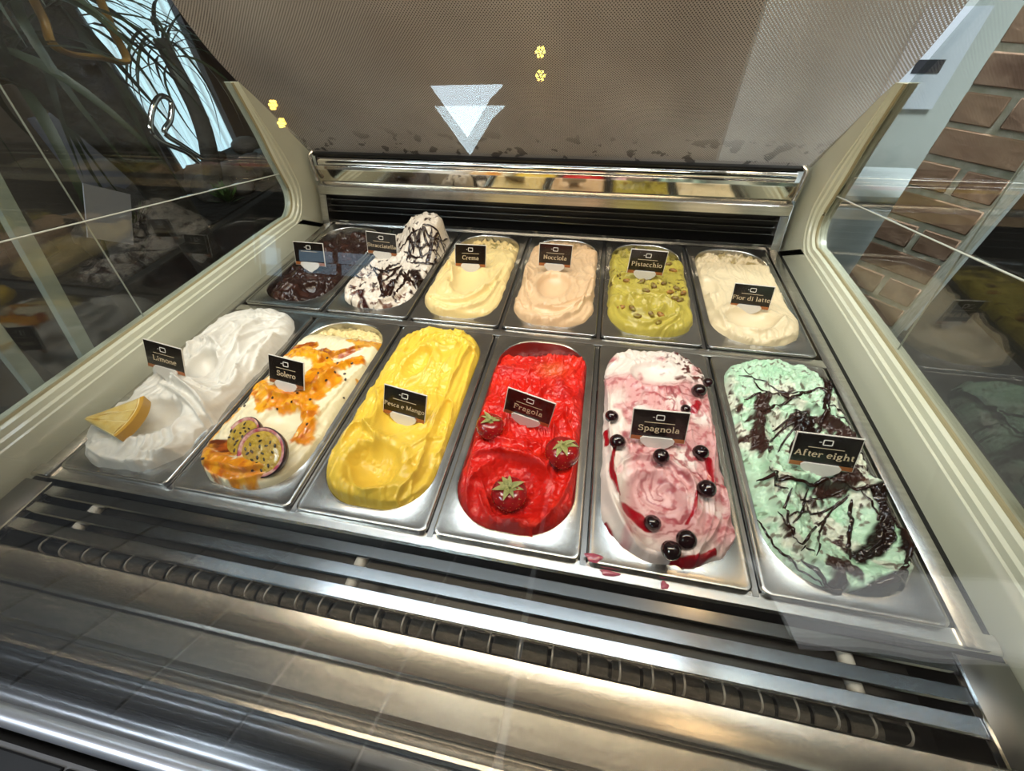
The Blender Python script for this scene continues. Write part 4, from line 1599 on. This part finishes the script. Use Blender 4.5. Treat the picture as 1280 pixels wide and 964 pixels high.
for gk, (tx, lb, c, ya, ti, ro) in zip(('lemon', 'passion', 'peach', 'strawberry', 'cherry', 'mint', 'chocolate', 'stracciatella', 'custard', 'hazelnut', 'pistachio', 'milk'), (
        ('Limone', 'dark flavour tag reading Limone stuck in white gelato', (-.4318, .1506, .0699), .003, .3876, -.1548),
        ('Solero', 'dark flavour tag reading Solero above orange sauce', (-.2721, .1783, .0394), -.0925, .4933, -.0422),
        ('Pesca e Mango', 'dark flavour tag reading Pesca e Mango in yellow gelato', (-.0747, .1445, .0438), -.0644, .4039, -.1028),
        ('Fragola', 'dark flavour tag reading Fragola tilted in red gelato', (.0899, .1486, .0633), -.1393, .1006, -.15),
        ('Spagnola', 'dark flavour tag reading Spagnola among black cherries', (.2421, .1404, .0696), -.0552, .2667, .0857),
        ('After eight', 'dark flavour tag reading After eight in mint gelato', (.4179, .1403, .0618), -.1522, .3226, .1359),
        ('', 'glare-covered dark tag over the chocolate gelato, lettering lost', (-.3917, .4642, .0664), .0728, .40, -.0415),
        ('Stracciatella', 'dark flavour tag beside the chocolate-striped heap in the rear row', (-.2662, .5214, .0668), .0824, .2016, -.0979),
        ('Crema', 'dark flavour tag reading Crema in pale yellow gelato', (-.0882, .5314, .049), .2216, .2527, -.0921),
        ('Nocciola', 'dark flavour tag reading Nocciola in beige gelato', (.0791, .5202, .0673), .0123, .10, -.0219),
        ('Pistacchio', 'dark flavour tag reading Pistacchio in olive green gelato', (.2399, .492, .0813), -.0039, .10, -.0186),
        ('Fior di latte', 'dark flavour tag reading Fior di latte in ivory gelato', (.4249, .4887, .0326), -.3242, .1123, .1391))):
    flavour_tag(GELS[gk], tx, lb, c, ya, ti, ro)

# ------------------------------------------------------------------ fruit
def frame_from_axis(axis, loc):
    z = Vector(axis).normalized()
    q = Vector((0, 0, 1)).rotation_difference(z)
    return Matrix.Translation(Vector(loc)) @ q.to_matrix().to_4x4()


def lathe(prof, n=24):
    V, F = [], []
    for r_, z in prof:
        for k in range(n):
            a = 2 * PI * k / n
            V.append((r_ * math.cos(a), r_ * math.sin(a), z))
    for i in range(len(prof) - 1):
        for k in range(n):
            j = (k + 1) % n
            F.append((i * n + k, i * n + j, (i + 1) * n + j, (i + 1) * n + k))
    return V, F


M_BERRY = mat('strawberry_skin', '#7d0d10', 0.22, noise=((60, 60, 60), '#a01418', 0.35, 0.65), coat=0.5)
M_SEED = mat('strawberry_seed', '#b9803a', 0.5)
M_CALYX = mat('strawberry_leaf', '#6f7638', 0.6, noise=((120, 120, 120), '#a8a468', 0.35, 0.65))


def leaf_mesh(length, width, droop, segs=5, fold=.25):
    V, F = [], []
    for i in range(segs + 1):
        t = i / segs
        w_ = width * math.sin(PI * min(1, .12 + .88 * t) ** .8) * (1 if t < 1 else 0) + .0003
        x = length * t
        z = -droop * t * t
        V += [(x, -w_ / 2, z + fold * w_ / 2), (x, 0, z), (x, w_ / 2, z + fold * w_ / 2)]
    for i in range(segs):
        a = 3 * i
        F += [(a, a + 1, a + 4, a + 3), (a + 1, a + 2, a + 5, a + 4)]
    me = bpy.data.meshes.new('leaf')
    me.from_pydata(V, [], F)
    smooth(me)
    return me


def strawberry(gel, px, py, axis, r, label):
    p = GELS[gel].on(px, py)
    root = empty('strawberry')
    root.matrix_world = frame_from_axis(axis, p + np.array([0, 0, r * .62]))
    prof = [(0.001, -1.25), (.22, -1.18), (.48, -.95), (.72, -.62), (.92, -.20), (1.0, .15), (.95, .45), (.75, .68), (.45, .78), (.001, .74)]
    V, F = lathe([(a * r, b * r) for a, b in prof], 26)
    body = mesh_obj('berry', V, F, M_BERRY, root, 80)
    # seeds set in the skin
    sv, sf = [], []
    pr = np.array(prof)
    k = 0
    for zz in np.linspace(-1.05, .55, 9):
        rr = np.interp(zz, pr[:, 1][:9], pr[:, 0][:9])
        m_ = max(4, int(13 * rr))
        for i in range(m_):
            a = 2 * PI * (i + .5 * (k % 2)) / m_
            c = np.array([rr * math.cos(a), rr * math.sin(a), zz]) * r
            t1 = np.array([-math.sin(a), math.cos(a), 0])
            t2 = np.array([0, 0, 1.0])
            nn_ = np.array([math.cos(a), math.sin(a), 0])
            b = len(sv)
            sv += [c + t1 * .0006, c + t2 * .0011, c - t1 * .0006, c - t2 * .0011, c + nn_ * .0007]
            sf += [(b, b + 1, b + 4), (b + 1, b + 2, b + 4), (b + 2, b + 3, b + 4), (b + 3, b, b + 4)]
        k += 1
    s_ = mesh_obj('seeds', sv, sf, M_SEED, body)
    s_['kind'] = 'stuff'
    lm = leaf_mesh(r * .80, r * .30, r * .26)
    lm.materials.append(M_CALYX)
    for i in range(11):
        o = link('leaf', lm, None, root)
        o.location = (0, 0, r * .76)
        o.rotation_euler = (0, random.uniform(-.45, .05), 2 * PI * i / 11 + random.uniform(-.15, .15))
        s = random.uniform(.8, 1.15)
        o.scale = (s, s, s)
    V, F = tube_mesh([([(0, 0, r * .74), (r * .05, 0, r * .95)], r * .07)], 6)
    mesh_obj('stalk', V, F, M_CALYX, root, 60)
    tag(root, label, 'strawberry', 'strawberries on the red gelato')


strawberry('strawberry', 613, 541, (.12, .08, .95), .0185, 'whole strawberry at the left edge of the red gelato')
strawberry('strawberry', 702, 575, (-.05, .12, .95), .0215, 'whole strawberry at the right edge of the red gelato')
strawberry('strawberry', 637, 626, (.0, .05, .95), .0215, 'whole strawberry in the hollow at the front of the red gelato')

M_CHERRY = mat('black_cherry', '#14060a', 0.08, coat=0.6, noise=((90, 90, 90), '#260a10', 0.4, 0.7))
V, F = lathe([(.0001, -1.0), (.35, -.93), (.66, -.72), (.90, -.38), (1.0, 0), (.93, .36), (.72, .68), (.44, .86), (.2, .88), (.0001, .80)], 20)
cm = bpy.data.meshes.new('black_cherry')
cm.from_pydata([tuple(np.array(v) * .0098) for v in V], [], F)
smooth(cm)
cm.materials.append(M_CHERRY)
for px, py, s, lb in ((764, 524, .95, 'black cherry left of the Spagnola tag, upper of two'), (771, 556, 1.05, 'black cherry left of the Spagnola tag, lower of two'),
                      (825, 574, 1.0, 'black cherry just below the middle of the Spagnola tag'), (874, 569, 1.0, 'black cherry to the lower right of the Spagnola tag'),
                      (881, 615, 1.1, 'black cherry on the right side of the hollow in the pink gelato'), (814, 657, 1.0, 'black cherry at the end of a red syrup streak in pink gelato'),
                      (837, 691, 1.05, 'frontmost black cherry on the pink gelato'), (856, 678, 1.08, 'black cherry touching the frontmost one on its right'),
                      (872, 492, 1.05, 'wrinkled black cherry above the right end of the Spagnola tag'), (884, 481, .75, 'small black cherry scrap at the back right rim of the pink gelato'),
                      (856, 514, .7, 'small black cherry peeping over the top edge of the Spagnola tag')):
    p = GELS['cherry'].on(px, py)
    o = link('black_cherry', cm, None, None, (p[0], p[1], p[2] + .0055 * s))
    o.scale = (s, s, s * .95)
    o.rotation_euler = (random.uniform(-.6, .6), random.uniform(-.6, .6), random.uniform(0, 6))
    tag(o, lb, 'cherry', 'black cherries on the pink gelato')

# passion fruit halves
M_RIND = mat('passion_rind', '#2c0d16', 0.3, coat=0.3)
M_PITH = mat('passion_pith', '#a8344e', 0.35, noise=((130, 130, 130), '#e0b9a8', 0.4, 0.65))
M_PULP = mat('passion_pulp', '#a8862a', 0.12, noise=((160, 160, 160), '#c8a83c', 0.35, 0.65), bump=((220, 220, 220), 0.8, .003), coat=0.6)
M_PSEED = mat('passion_seed', '#231d10', 0.2, coat=0.5)


def passion_half(px, py, axis, r, label, sx=1.18):
    p = GELS['passion'].on(px, py)
    root = empty('passion_fruit_half')
    root.matrix_world = frame_from_axis(axis, p + np.array([0, -.002, r * .36])) @ Matrix.Rotation(random.uniform(-.3, .3), 4, 'Z') @ Matrix.Diagonal((sx, 1, 1, 1))
    V, F = lathe([(.001, -.80), (.40, -.74), (.72, -.54), (.92, -.26), (1.0, 0.0), (.985, .035), (.95, .04)], 30)
    mesh_obj('rind', [tuple(np.array(v) * r) for v in V], F, M_RIND, root, 70)
    V, F = lathe([(.955, .042), (.93, .055), (.86, .04), (.80, -.02)], 30)
    mesh_obj('pith', [tuple(np.array(v) * r) for v in V], F, M_PITH, root, 70)
    prof = [(.83, .0), (.70, .05), (.45, .06), (.2, .045), (.001, .05)]
    V, F = lathe(prof, 30)
    V = [(v[0], v[1], v[2] + .05 * math.sin(v[0] * 14) * math.cos(v[1] * 12) * (1 - math.hypot(v[0], v[1]))) for v in V]
    pulp = mesh_obj('pulp', [tuple(np.array(v) * r) for v in V], F, M_PULP, root, 80)
    V, F = lathe([(.0001, -1), (.7, -.6), (1, 0), (.6, .7), (.0001, 1)], 8)
    sm_ = bpy.data.meshes.new('seed')
    sm_.from_pydata([(v[0] * .0015, v[1] * .0012, v[2] * .0029) for v in V], [], F)
    smooth(sm_)
    sm_.materials.append(M_PSEED)
    for i in range(19):
        a, q = i * 2.399 + random.uniform(-.35, .35), .74 * math.sqrt((i + .5) / 19) * random.uniform(.82, 1.05)
        o = link('seed', sm_, None, root)
        o.location = (q * r * math.cos(a), q * r * math.sin(a), .055 * r + random.uniform(-.0002, .0004))
        o.rotation_euler = (PI / 2, 0, random.uniform(0, 6))
    tag(root, label, 'passion fruit', 'passion fruit halves on the cream gelato')


passion_half(308, 551, (-.28, -.30, .90), .0290, 'halved passion fruit partly hidden behind another half')
passion_half(333, 570, (-.10, -.50, .86), .0315, 'halved passion fruit lying in front, pulp and seeds facing out')
V, F = lathe([(.0001, -1), (.7, -.6), (1, 0), (.6, .7), (.0001, 1)], 8)
sm2 = bpy.data.meshes.new('sauce_seed')
sm2.from_pydata([(v[0] * .0019, v[1] * .0017, v[2] * .0027) for v in V], [], F)
smooth(sm2)
sm2.materials.append(mat('sauce_seed_brown', '#2a1608', 0.15, coat=0.6))
gp = GELS['passion']
for px, py in ((398, 467), (408, 476), (419, 466), (431, 468), (432, 475), (306, 508), (341, 498), (347, 512), (372, 492), (388, 500), (430, 498), (384, 531), (254, 574), (316, 589), (409, 448), (440, 455), (422, 455), (365, 503)):
    p = gp.on(px, py)
    o = link('sauce_seed', sm2, None, gp.obj, tuple(p - gp.org + np.array([0, 0, .001])))
    o.rotation_euler = (random.uniform(0, 3), random.uniform(0, 3), random.uniform(0, 6))

# lemon wedge
M_FLESH = mat('lemon_flesh', '#d4b45c', 0.3, noise=((70, 70, 70), '#e3cc86', 0.35, 0.65), bump=((160, 160, 160), 0.6, .002), coat=0.3)
M_LRIND = mat('lemon_rind', '#c4942c', 0.4, bump=((400, 400, 400), 0.4, .001))
M_LPITH = mat('lemon_pith', '#efe0a8', 0.5)
th = .014
zb = GELS['lemon'].on(128, 552)[2] + .003
zt = zb + th
A, B, Cc = at(105, 523, zt), at(142, 510, zt), at(147, 546, zt)
ctr = A[:2]
aB = math.atan2(B[1] - A[1], B[0] - A[0])
aC = math.atan2(Cc[1] - A[1], Cc[0] - A[0])
if aB < aC:
    aB, aC = aC, aB
R_ = float(np.linalg.norm(at(165, 527, zt)[:2] - A[:2]))
root = empty('lemon_wedge', (A[0], A[1], zt - th))
root.rotation_euler = (0.06, 0.0, 0)


def sector(r0, r1, z0, z1, n=14):
    V, F = [], []
    angs = [aC + (aB - aC) * i / n for i in range(n + 1)]
    for a in angs:
        ca, sa = math.cos(a), math.sin(a)
        V += [(r0 * ca, r0 * sa, z0), (r1 * ca, r1 * sa, z0), (r1 * ca, r1 * sa, z1), (r0 * ca, r0 * sa, z1)]
    for i in range(n):
        b = 4 * i
        F += [(b + 3, b + 2, b + 6, b + 7), (b + 2, b + 1, b + 5, b + 6), (b, b + 4, b + 5, b + 1), (b, b + 3, b + 7, b + 4)]
    F += [(0, 1, 2, 3), (4 * n + 3, 4 * n + 2, 4 * n + 1, 4 * n)]
    return V, F


# flesh in segments, each slightly domed
for s_ in range(3):
    n = 6
    a0 = aC + (aB - aC) * (s_ + .04) / 3
    a1 = aC + (aB - aC) * (s_ + .96) / 3
    V, F = [], []
    for i in range(n + 1):
        a = a0 + (a1 - a0) * i / n
        dome = .0016 * math.sin(PI * i / n)
        for q in (.06, .35, .65, .90):
            V.append((q * R_ * math.cos(a), q * R_ * math.sin(a), th + dome))
        V.append((.90 * R_ * math.cos(a), .90 * R_ * math.sin(a), 0))
        V.append((.06 * R_ * math.cos(a), .06 * R_ * math.sin(a), 0))
    for i in range(n):
        b, c = 6 * i, 6 * (i + 1)
        for k in range(6):
            F.append((b + k, c + k, c + (k + 1) % 6, b + (k + 1) % 6))
    F += [tuple(range(6)), tuple(range(6 * n + 5, 6 * n - 1, -1))]
    mesh_obj('flesh_segment', V, F, M_FLESH, root, 60)
V, F = sector(.02 * R_, .935 * R_, .0005, th - .0006)
mesh_obj('pith', V, F, M_LPITH, root, 30)
V, F = sector(.93 * R_, 1.0 * R_, 0, th)
mesh_obj('rind', V, F, M_LRIND, root, 30)
tag(root, 'lemon wedge lying on the white gelato', 'lemon')

# pistachio nuts
M_NUT = [mat('pistachio_nut', '#6b4a1e', 0.5, noise=((200, 200, 200), '#8a7a34', 0.4, 0.6)), mat('pistachio_nut_light', '#a8742c', 0.5, noise=((200, 200, 200), '#7d5a22', 0.4, 0.6))]
V, F = lathe([(.0001, -1), (.45, -.85), (.8, -.45), (1, .1), (.8, .6), (.45, .88), (.0001, 1)], 12)
nms = []
for m_ in M_NUT:
    me = bpy.data.meshes.new('pistachio_nut')
    me.from_pydata([(v[0] * .0050, v[1] * .0044, v[2] * .0085) for v in V], [], F)
    smooth(me)
    me.materials.append(m_)
    nms.append(me)
for i, (px, py) in enumerate(((784, 352), (802, 353), (817, 358), (777, 385), (797, 396), (813, 393), (825, 394), (823, 404), (845, 374), (854, 367), (846, 362), (836, 331), (841, 339), (830, 355), (790, 386), (838, 366), (850, 376), (807, 364))):
    p = GELS['pistachio'].on(px, py)
    o = link('pistachio_nut', nms[i % 3 == 0], None, None, (p[0], p[1], p[2] + .0014))
    o.rotation_euler = (PI / 2 + random.uniform(-.3, .3), 0, random.uniform(0, 6))
    tag(o, 'small brown pistachio nut scattered on the olive green gelato', 'nut', 'pistachio nuts on the green gelato')

# syrup drips on the steel in front of the pink pan
M_SYR = mat('pink_syrup', '#b4566a', 0.1, coat=0.5)
for k, (px, py, rx, ry) in enumerate(((742, 697, .009, .005), (762, 714, .010, .003), (831, 735, .004, .004))):
    zz = .0004 if k == 0 else -.0068
    p = at(px, py, zz)
    if k:
        p[1] = -.0035 if k == 1 else -.0055
    n = 16
    V = [(0, 0, .0007)]
    for q in (.7, 1.0):
        for i in range(n):
            a = 2 * PI * i / n
            w_ = q * (1 + .18 * math.sin(3 * a + k) + .1 * math.sin(5 * a))
            V.append((rx * w_ * math.cos(a), ry * w_ * math.sin(a), .0006 if q < 1 else -.0003))
    F = [(0, 1 + i, 1 + (i + 1) % n) for i in range(n)] + [(1 + i, 1 + n + i, 1 + n + (i + 1) % n, 1 + (i + 1) % n) for i in range(n)]
    o = mesh_obj('syrup_drip', V, F, M_SYR, None, 80, tuple(p))
    tag(o, ('pink syrup drip on the flange at the front left of the pink pan', 'long pink syrup smear on the steel before the pink pan', 'small pink syrup drop on the steel edge right of the smear')[k], 'drip', 'syrup drips')

# ------------------------------------------------------------------ behind the left side glass
M_LEAF = mat('dark_leaf', '#1f2a1a', 0.45, noise=((6, 6, 6), '#2d3a22', 0.35, 0.65))
M_TRUNK = mat('plant_trunk', '#2d2a26', 0.9, noise=((30, 30, 60), '#45413a', 0.35, 0.65), bump=((60, 60, 120), 0.8, .006))


def strap_leaf(length, width, droop, segs=8):
    V, F = [], []
    for i in range(segs + 1):
        t = i / segs
        w_ = width * (1 - t ** 2.2) * (.55 + .45 * min(1, t * 5)) + .0006
        x = length * (t - .18 * droop * t ** 3)
        z = length * (.55 * t * (1 - .35 * droop) - droop * t * t)
        V += [(x, -w_ / 2, z + .15 * w_), (x, 0, z), (x, w_ / 2, z + .15 * w_)]
    for i in range(segs):
        a = 3 * i
        F += [(a, a + 1, a + 4, a + 3), (a + 1, a + 2, a + 5, a + 4)]
    me = bpy.data.meshes.new('leaf')
    me.from_pydata(V, [], F)
    smooth(me)
    me.materials.append(M_LEAF)
    return me


SL = [strap_leaf(.36, .020, d_) for d_ in (.45, .75, 1.05, 1.35)]


def spiky_plant(base, top, heads, nleaf, scale, label, tr=.03):
    root = empty('spiky_plant', base)
    pts = spline([(0, 0, 0), tuple((np.array(top) - np.array(base)) * .5 + np.array([.02, .03, 0])), tuple(np.array(top) - np.array(base))], 14)
    V, F = tube_mesh([(pts, np.linspace(tr * 1.25, tr * .8, 14))], 10)
    mesh_obj('trunk', V, F, M_TRUNK, root, 60)
    for h in heads:
        hp = np.array(h) - np.array(base)
        if np.linalg.norm(np.array(h) - np.array(top)) > .02:
            V, F = tube_mesh([(spline([tuple(pts[9]), tuple((pts[9] + hp) / 2 + np.array([0, .02, -.02])), tuple(hp)], 8), tr * .55)], 8)
            mesh_obj('branch', V, F, M_TRUNK, root, 60)
        for i in range(nleaf):
            o = link('leaf', SL[i % 4], None, root)
            o.location = tuple(hp + np.array([0, 0, random.uniform(-.06, .03)]))
            o.rotation_euler = (random.uniform(-.3, .3), random.uniform(-.75, .5), i * 2.399 + random.uniform(-.3, .3))
            s = scale * random.uniform(.75, 1.15)
            o.scale = (s, s * 1.1, s)
    tag(root, label, 'plant', 'spiky plants beyond the left glass')


h0 = hit(200, 48, 0, -1.25)
b0 = (-1.25, hit(205, 130, 0, -1.25)[1], hit(270, 225, 0, -1.35)[2] - .024)
spiky_plant(b0, tuple(h0), [tuple(h0)], 30, .62, 'spiky-leaved plant on a bare trunk against the pale window', .026)
h1, h2, h3 = hit(20, -25, 0, -1.0), hit(70, 5, 0, -1.05), hit(-10, 60, 0, -1.0)
spiky_plant((-1.02, h1[1], -1.0), tuple(h1), [tuple(h1), tuple(h2), tuple(h3)], 30, .85, 'large dense spiky plant filling the upper left corner', .05)
# dark leaning beam of the window side
bmA, bmB = hit(120, 75, 0, -1.86), hit(215, 215, 0, -1.86)
M_BEAM = mat('dark_beam', '#2b2c30', 0.6)
V, F = tube_mesh([([tuple(bmA + (bmA - bmB) * .8), tuple(bmB + (bmB - bmA) * 1.6)], .065)], 4)
tag(mesh_obj('leaning_beam', V, F, M_BEAM), 'dark beam leaning across the pale window behind the plants', 'beam')
# grey partition before the window wall, imitates a hazy grey reflection
pq = [hit(*q, 0, -1.74) for q in ((34, 135), (196, 175), (196, 290), (60, 330))]
y0_, y1_ = pq[0][1], pq[1][1]
tag(box('grey_haze_board', -1.78, -1.74, min(y0_, y1_), max(y0_, y1_), RZ0, float(pq[0][2]) - .03, mat('haze_board_grey', '#6d6e78', 0.6, noise=((3, 3, 3), '#5c5d66', 0.3, 0.7)), None, .004), 'grey standing partition that imitates a hazy reflection left of the leaning beam', 'board')
# chrome bent rail
cpts = [hit(*q, 0, -.80) for q in ((248, 203), (232, 190), (200, 176), (188, 160), (192, 132), (202, 120), (214, 128), (213, 150), (206, 166), (228, 182), (252, 198))]
V, F = tube_mesh([(spline(cpts, 60), .0055)], 8)
tag(mesh_obj('chrome_handle', V, F, CHROME, None, 60), 'bent chrome tube handle before the plant trunk', 'handle')
# tan bentwood chair back
tpts = [hit(*q, 0, -.92) for q in ((36, -12), (55, 25), (66, 55), (90, 68), (125, 72), (158, 76), (142, 40), (122, -8))]
V, F = tube_mesh([(spline(tpts, 70), .011)], 8, .5)
tag(mesh_obj('bentwood_loop', V, F, mat('bentwood_tan', '#a87f35', 0.4, noise=((20, 20, 20), '#8f6a2a', 0.35, 0.65)), None, 60), 'tan bent wooden loop among the leaves at upper left', 'wood loop')
# white sheet fixed outside the left glass
quad = [hit(*q, 0, -.60) for q in ((104, 229), (163, 243), (167, 306), (110, 297))]
V = [tuple(q) for q in quad] + [(q[0] - .002, q[1], q[2]) for q in quad]
tag(mesh_obj('paper_sheet', V, [(0, 1, 2, 3), (7, 6, 5, 4), (0, 4, 5, 1), (1, 5, 6, 2), (2, 6, 7, 3), (3, 7, 4, 0)], mat('pale_paper', '#9a9aa4', 0.7)), 'pale blank sheet behind the left side glass', 'sheet')
# planter bed of stones and tufts
pc = hit(270, 225, 0, -1.35)
bed = empty('planter_bed', (-1.38, pc[1], RZ0))
M_BED = mat('planter_dark', '#1d1b19', 0.8)
ptop = pc[2] - RZ0 - .03
box('trough', -.32, .28, -.75, .55, 0, ptop, M_BED, bed, .01)
box('soil', -.29, .25, -.72, .52, ptop, ptop + .006, mat('soil', '#15110e', 0.95, bump=((60, 60, 60), 1.0, .01)), bed)
tag(bed, 'long dark planter trough below the pale window', 'planter')
M_ST = [mat('stone_' + 'ab'[k], c, 0.7, noise=((14, 14, 14), c2, 0.35, 0.65)) for k, (c, c2) in enumerate((('#4c443c', '#332d28'), ('#5c5650', '#3d3833')))]
sts = []
for k in range(4):
    b = bmesh.new()
    bmesh.ops.create_icosphere(b, subdivisions=2, radius=1.0)
    for v in b.verts:
        f = 1 + .28 * float(fbm(np.array([v.co.x * 1.3 + 9 * k]), np.array([v.co.y * 1.3 + v.co.z]), k, 2)[0])
        v.co = Vector((v.co.x * f * 1.2, v.co.y * f, v.co.z * f * .7))
    me = bpy.data.meshes.new('garden_stone')
    b.to_mesh(me)
    b.free()
    smooth(me)
    me.materials.append(M_ST[k % 2])
    sts.append(me)
for i in range(22):
    s = random.uniform(.03, .075)
    o = link('garden_stone', sts[i % 4], None, None, (-1.38 + random.uniform(-.22, .20), pc[1] + random.uniform(-.62, .45), RZ0 + ptop + .006 + s * .45))
    o.scale = (s, s, s)
    o.rotation_euler = (0, 0, random.uniform(0, 6))
    tag(o, 'rough dark stone in the planter trough below the pale window', 'stone', 'stones in the planter trough')
M_TUFT = mat('tuft_green', '#2f4a1e', 0.6, noise=((30, 30, 30), '#4a6a2a', 0.35, 0.65))
for i in range(6):
    vv, ff = [], []
    for k in range(46):
        a, e = random.uniform(0, 2 * PI), random.uniform(.3, 1.3)
        L_ = random.uniform(.03, .08)
        d = np.array([math.cos(a) * math.cos(e), math.sin(a) * math.cos(e), math.sin(e)])
        s_ = np.array([-math.sin(a), math.cos(a), 0]) * .008
        b = len(vv)
        vv += [tuple(d * L_ * .25), tuple(d * L_ * .7 + s_), tuple(d * L_ * 1.2), tuple(d * L_ * .7 - s_)]
        ff.append((b, b + 1, b + 2, b + 3))
    o = mesh_obj('green_tuft', vv, ff, M_TUFT, None, None, (-1.38 + random.uniform(-.15, .2), pc[1] - .55 + i * .2, RZ0 + ptop + .006))
    tag(o, 'small leafy green tuft between the planter stones', 'plant', 'tufts in the planter trough')

# ------------------------------------------------------------------ seen only as reflections in the front glass
# white napkin added out of view to give the lower right glare
vv, ff = [], []
for j in range(13):
    for i in range(25):
        u, v = i / 24, j / 12
        vv.append((.46 + .46 * u, -.66 + .17 * v - .06 * u, -.0295 + .006 * math.sin(u * 9 + v * 3) ** 2 + .004 * math.sin(v * 6) ** 2))
for j in range(12):
    for i in range(24):
        a = j * 25 + i
        ff.append((a, a + 1, a + 26, a + 25))
nb = len(vv)
vv += [(x_, y_, z_ - .001) for x_, y_, z_ in vv]
ff += [tuple(nb + k for k in f[::-1]) for f in ff]
tag(mesh_obj('glare_reflector', vv, ff, mat('reflector_white', '#f2f4f7', 0.8), None, 60), 'white napkin added for the pale glare at lower right', 'reflector')
M_BULB = mat('warm_bulb', '#ffe9a8', 0.4, emit=('#ffd257', 60.0))
M_ROSE = mat('lamp_rose', '#4a3a20', 0.5)
for k, (px, py) in enumerate(((674, 60), (333, 128))):
    p = refl_pt(px, py, RY0 + 0.10)
    root = empty('wall_lamp', (p[0], RY0, p[2]))
    V, F = lathe([(.03, 0), (.03, .015), (.012, .028), (.001, .029)], 16)
    mesh_obj('rose', [(v[0], v[2], v[1]) for v in V], F, M_ROSE, root, 40)
    V, F = lathe([(.0001, -1), (.6, -.8), (.95, -.3), (.95, .3), (.6, .8), (.0001, 1)], 10)
    bme = bpy.data.meshes.new('bulb')
    bme.from_pydata([tuple(np.array(v) * .0085) for v in V], [], F)
    smooth(bme)
    bme.materials.append(M_BULB)
    for i in range(7):
        a = 2 * PI * i / 6
        q = .021 if i < 6 else 0
        o = link('bulb', bme, None, root)
        o.location = (q * math.cos(a), .055, q * math.sin(a))
    tag(root, ('ring-shaped warm wall lamp mirrored high before the mesh blind', 'ring-shaped warm wall lamp mirrored by the left side frame tip')[k], 'lamp', 'ring lamps on the rear wall')
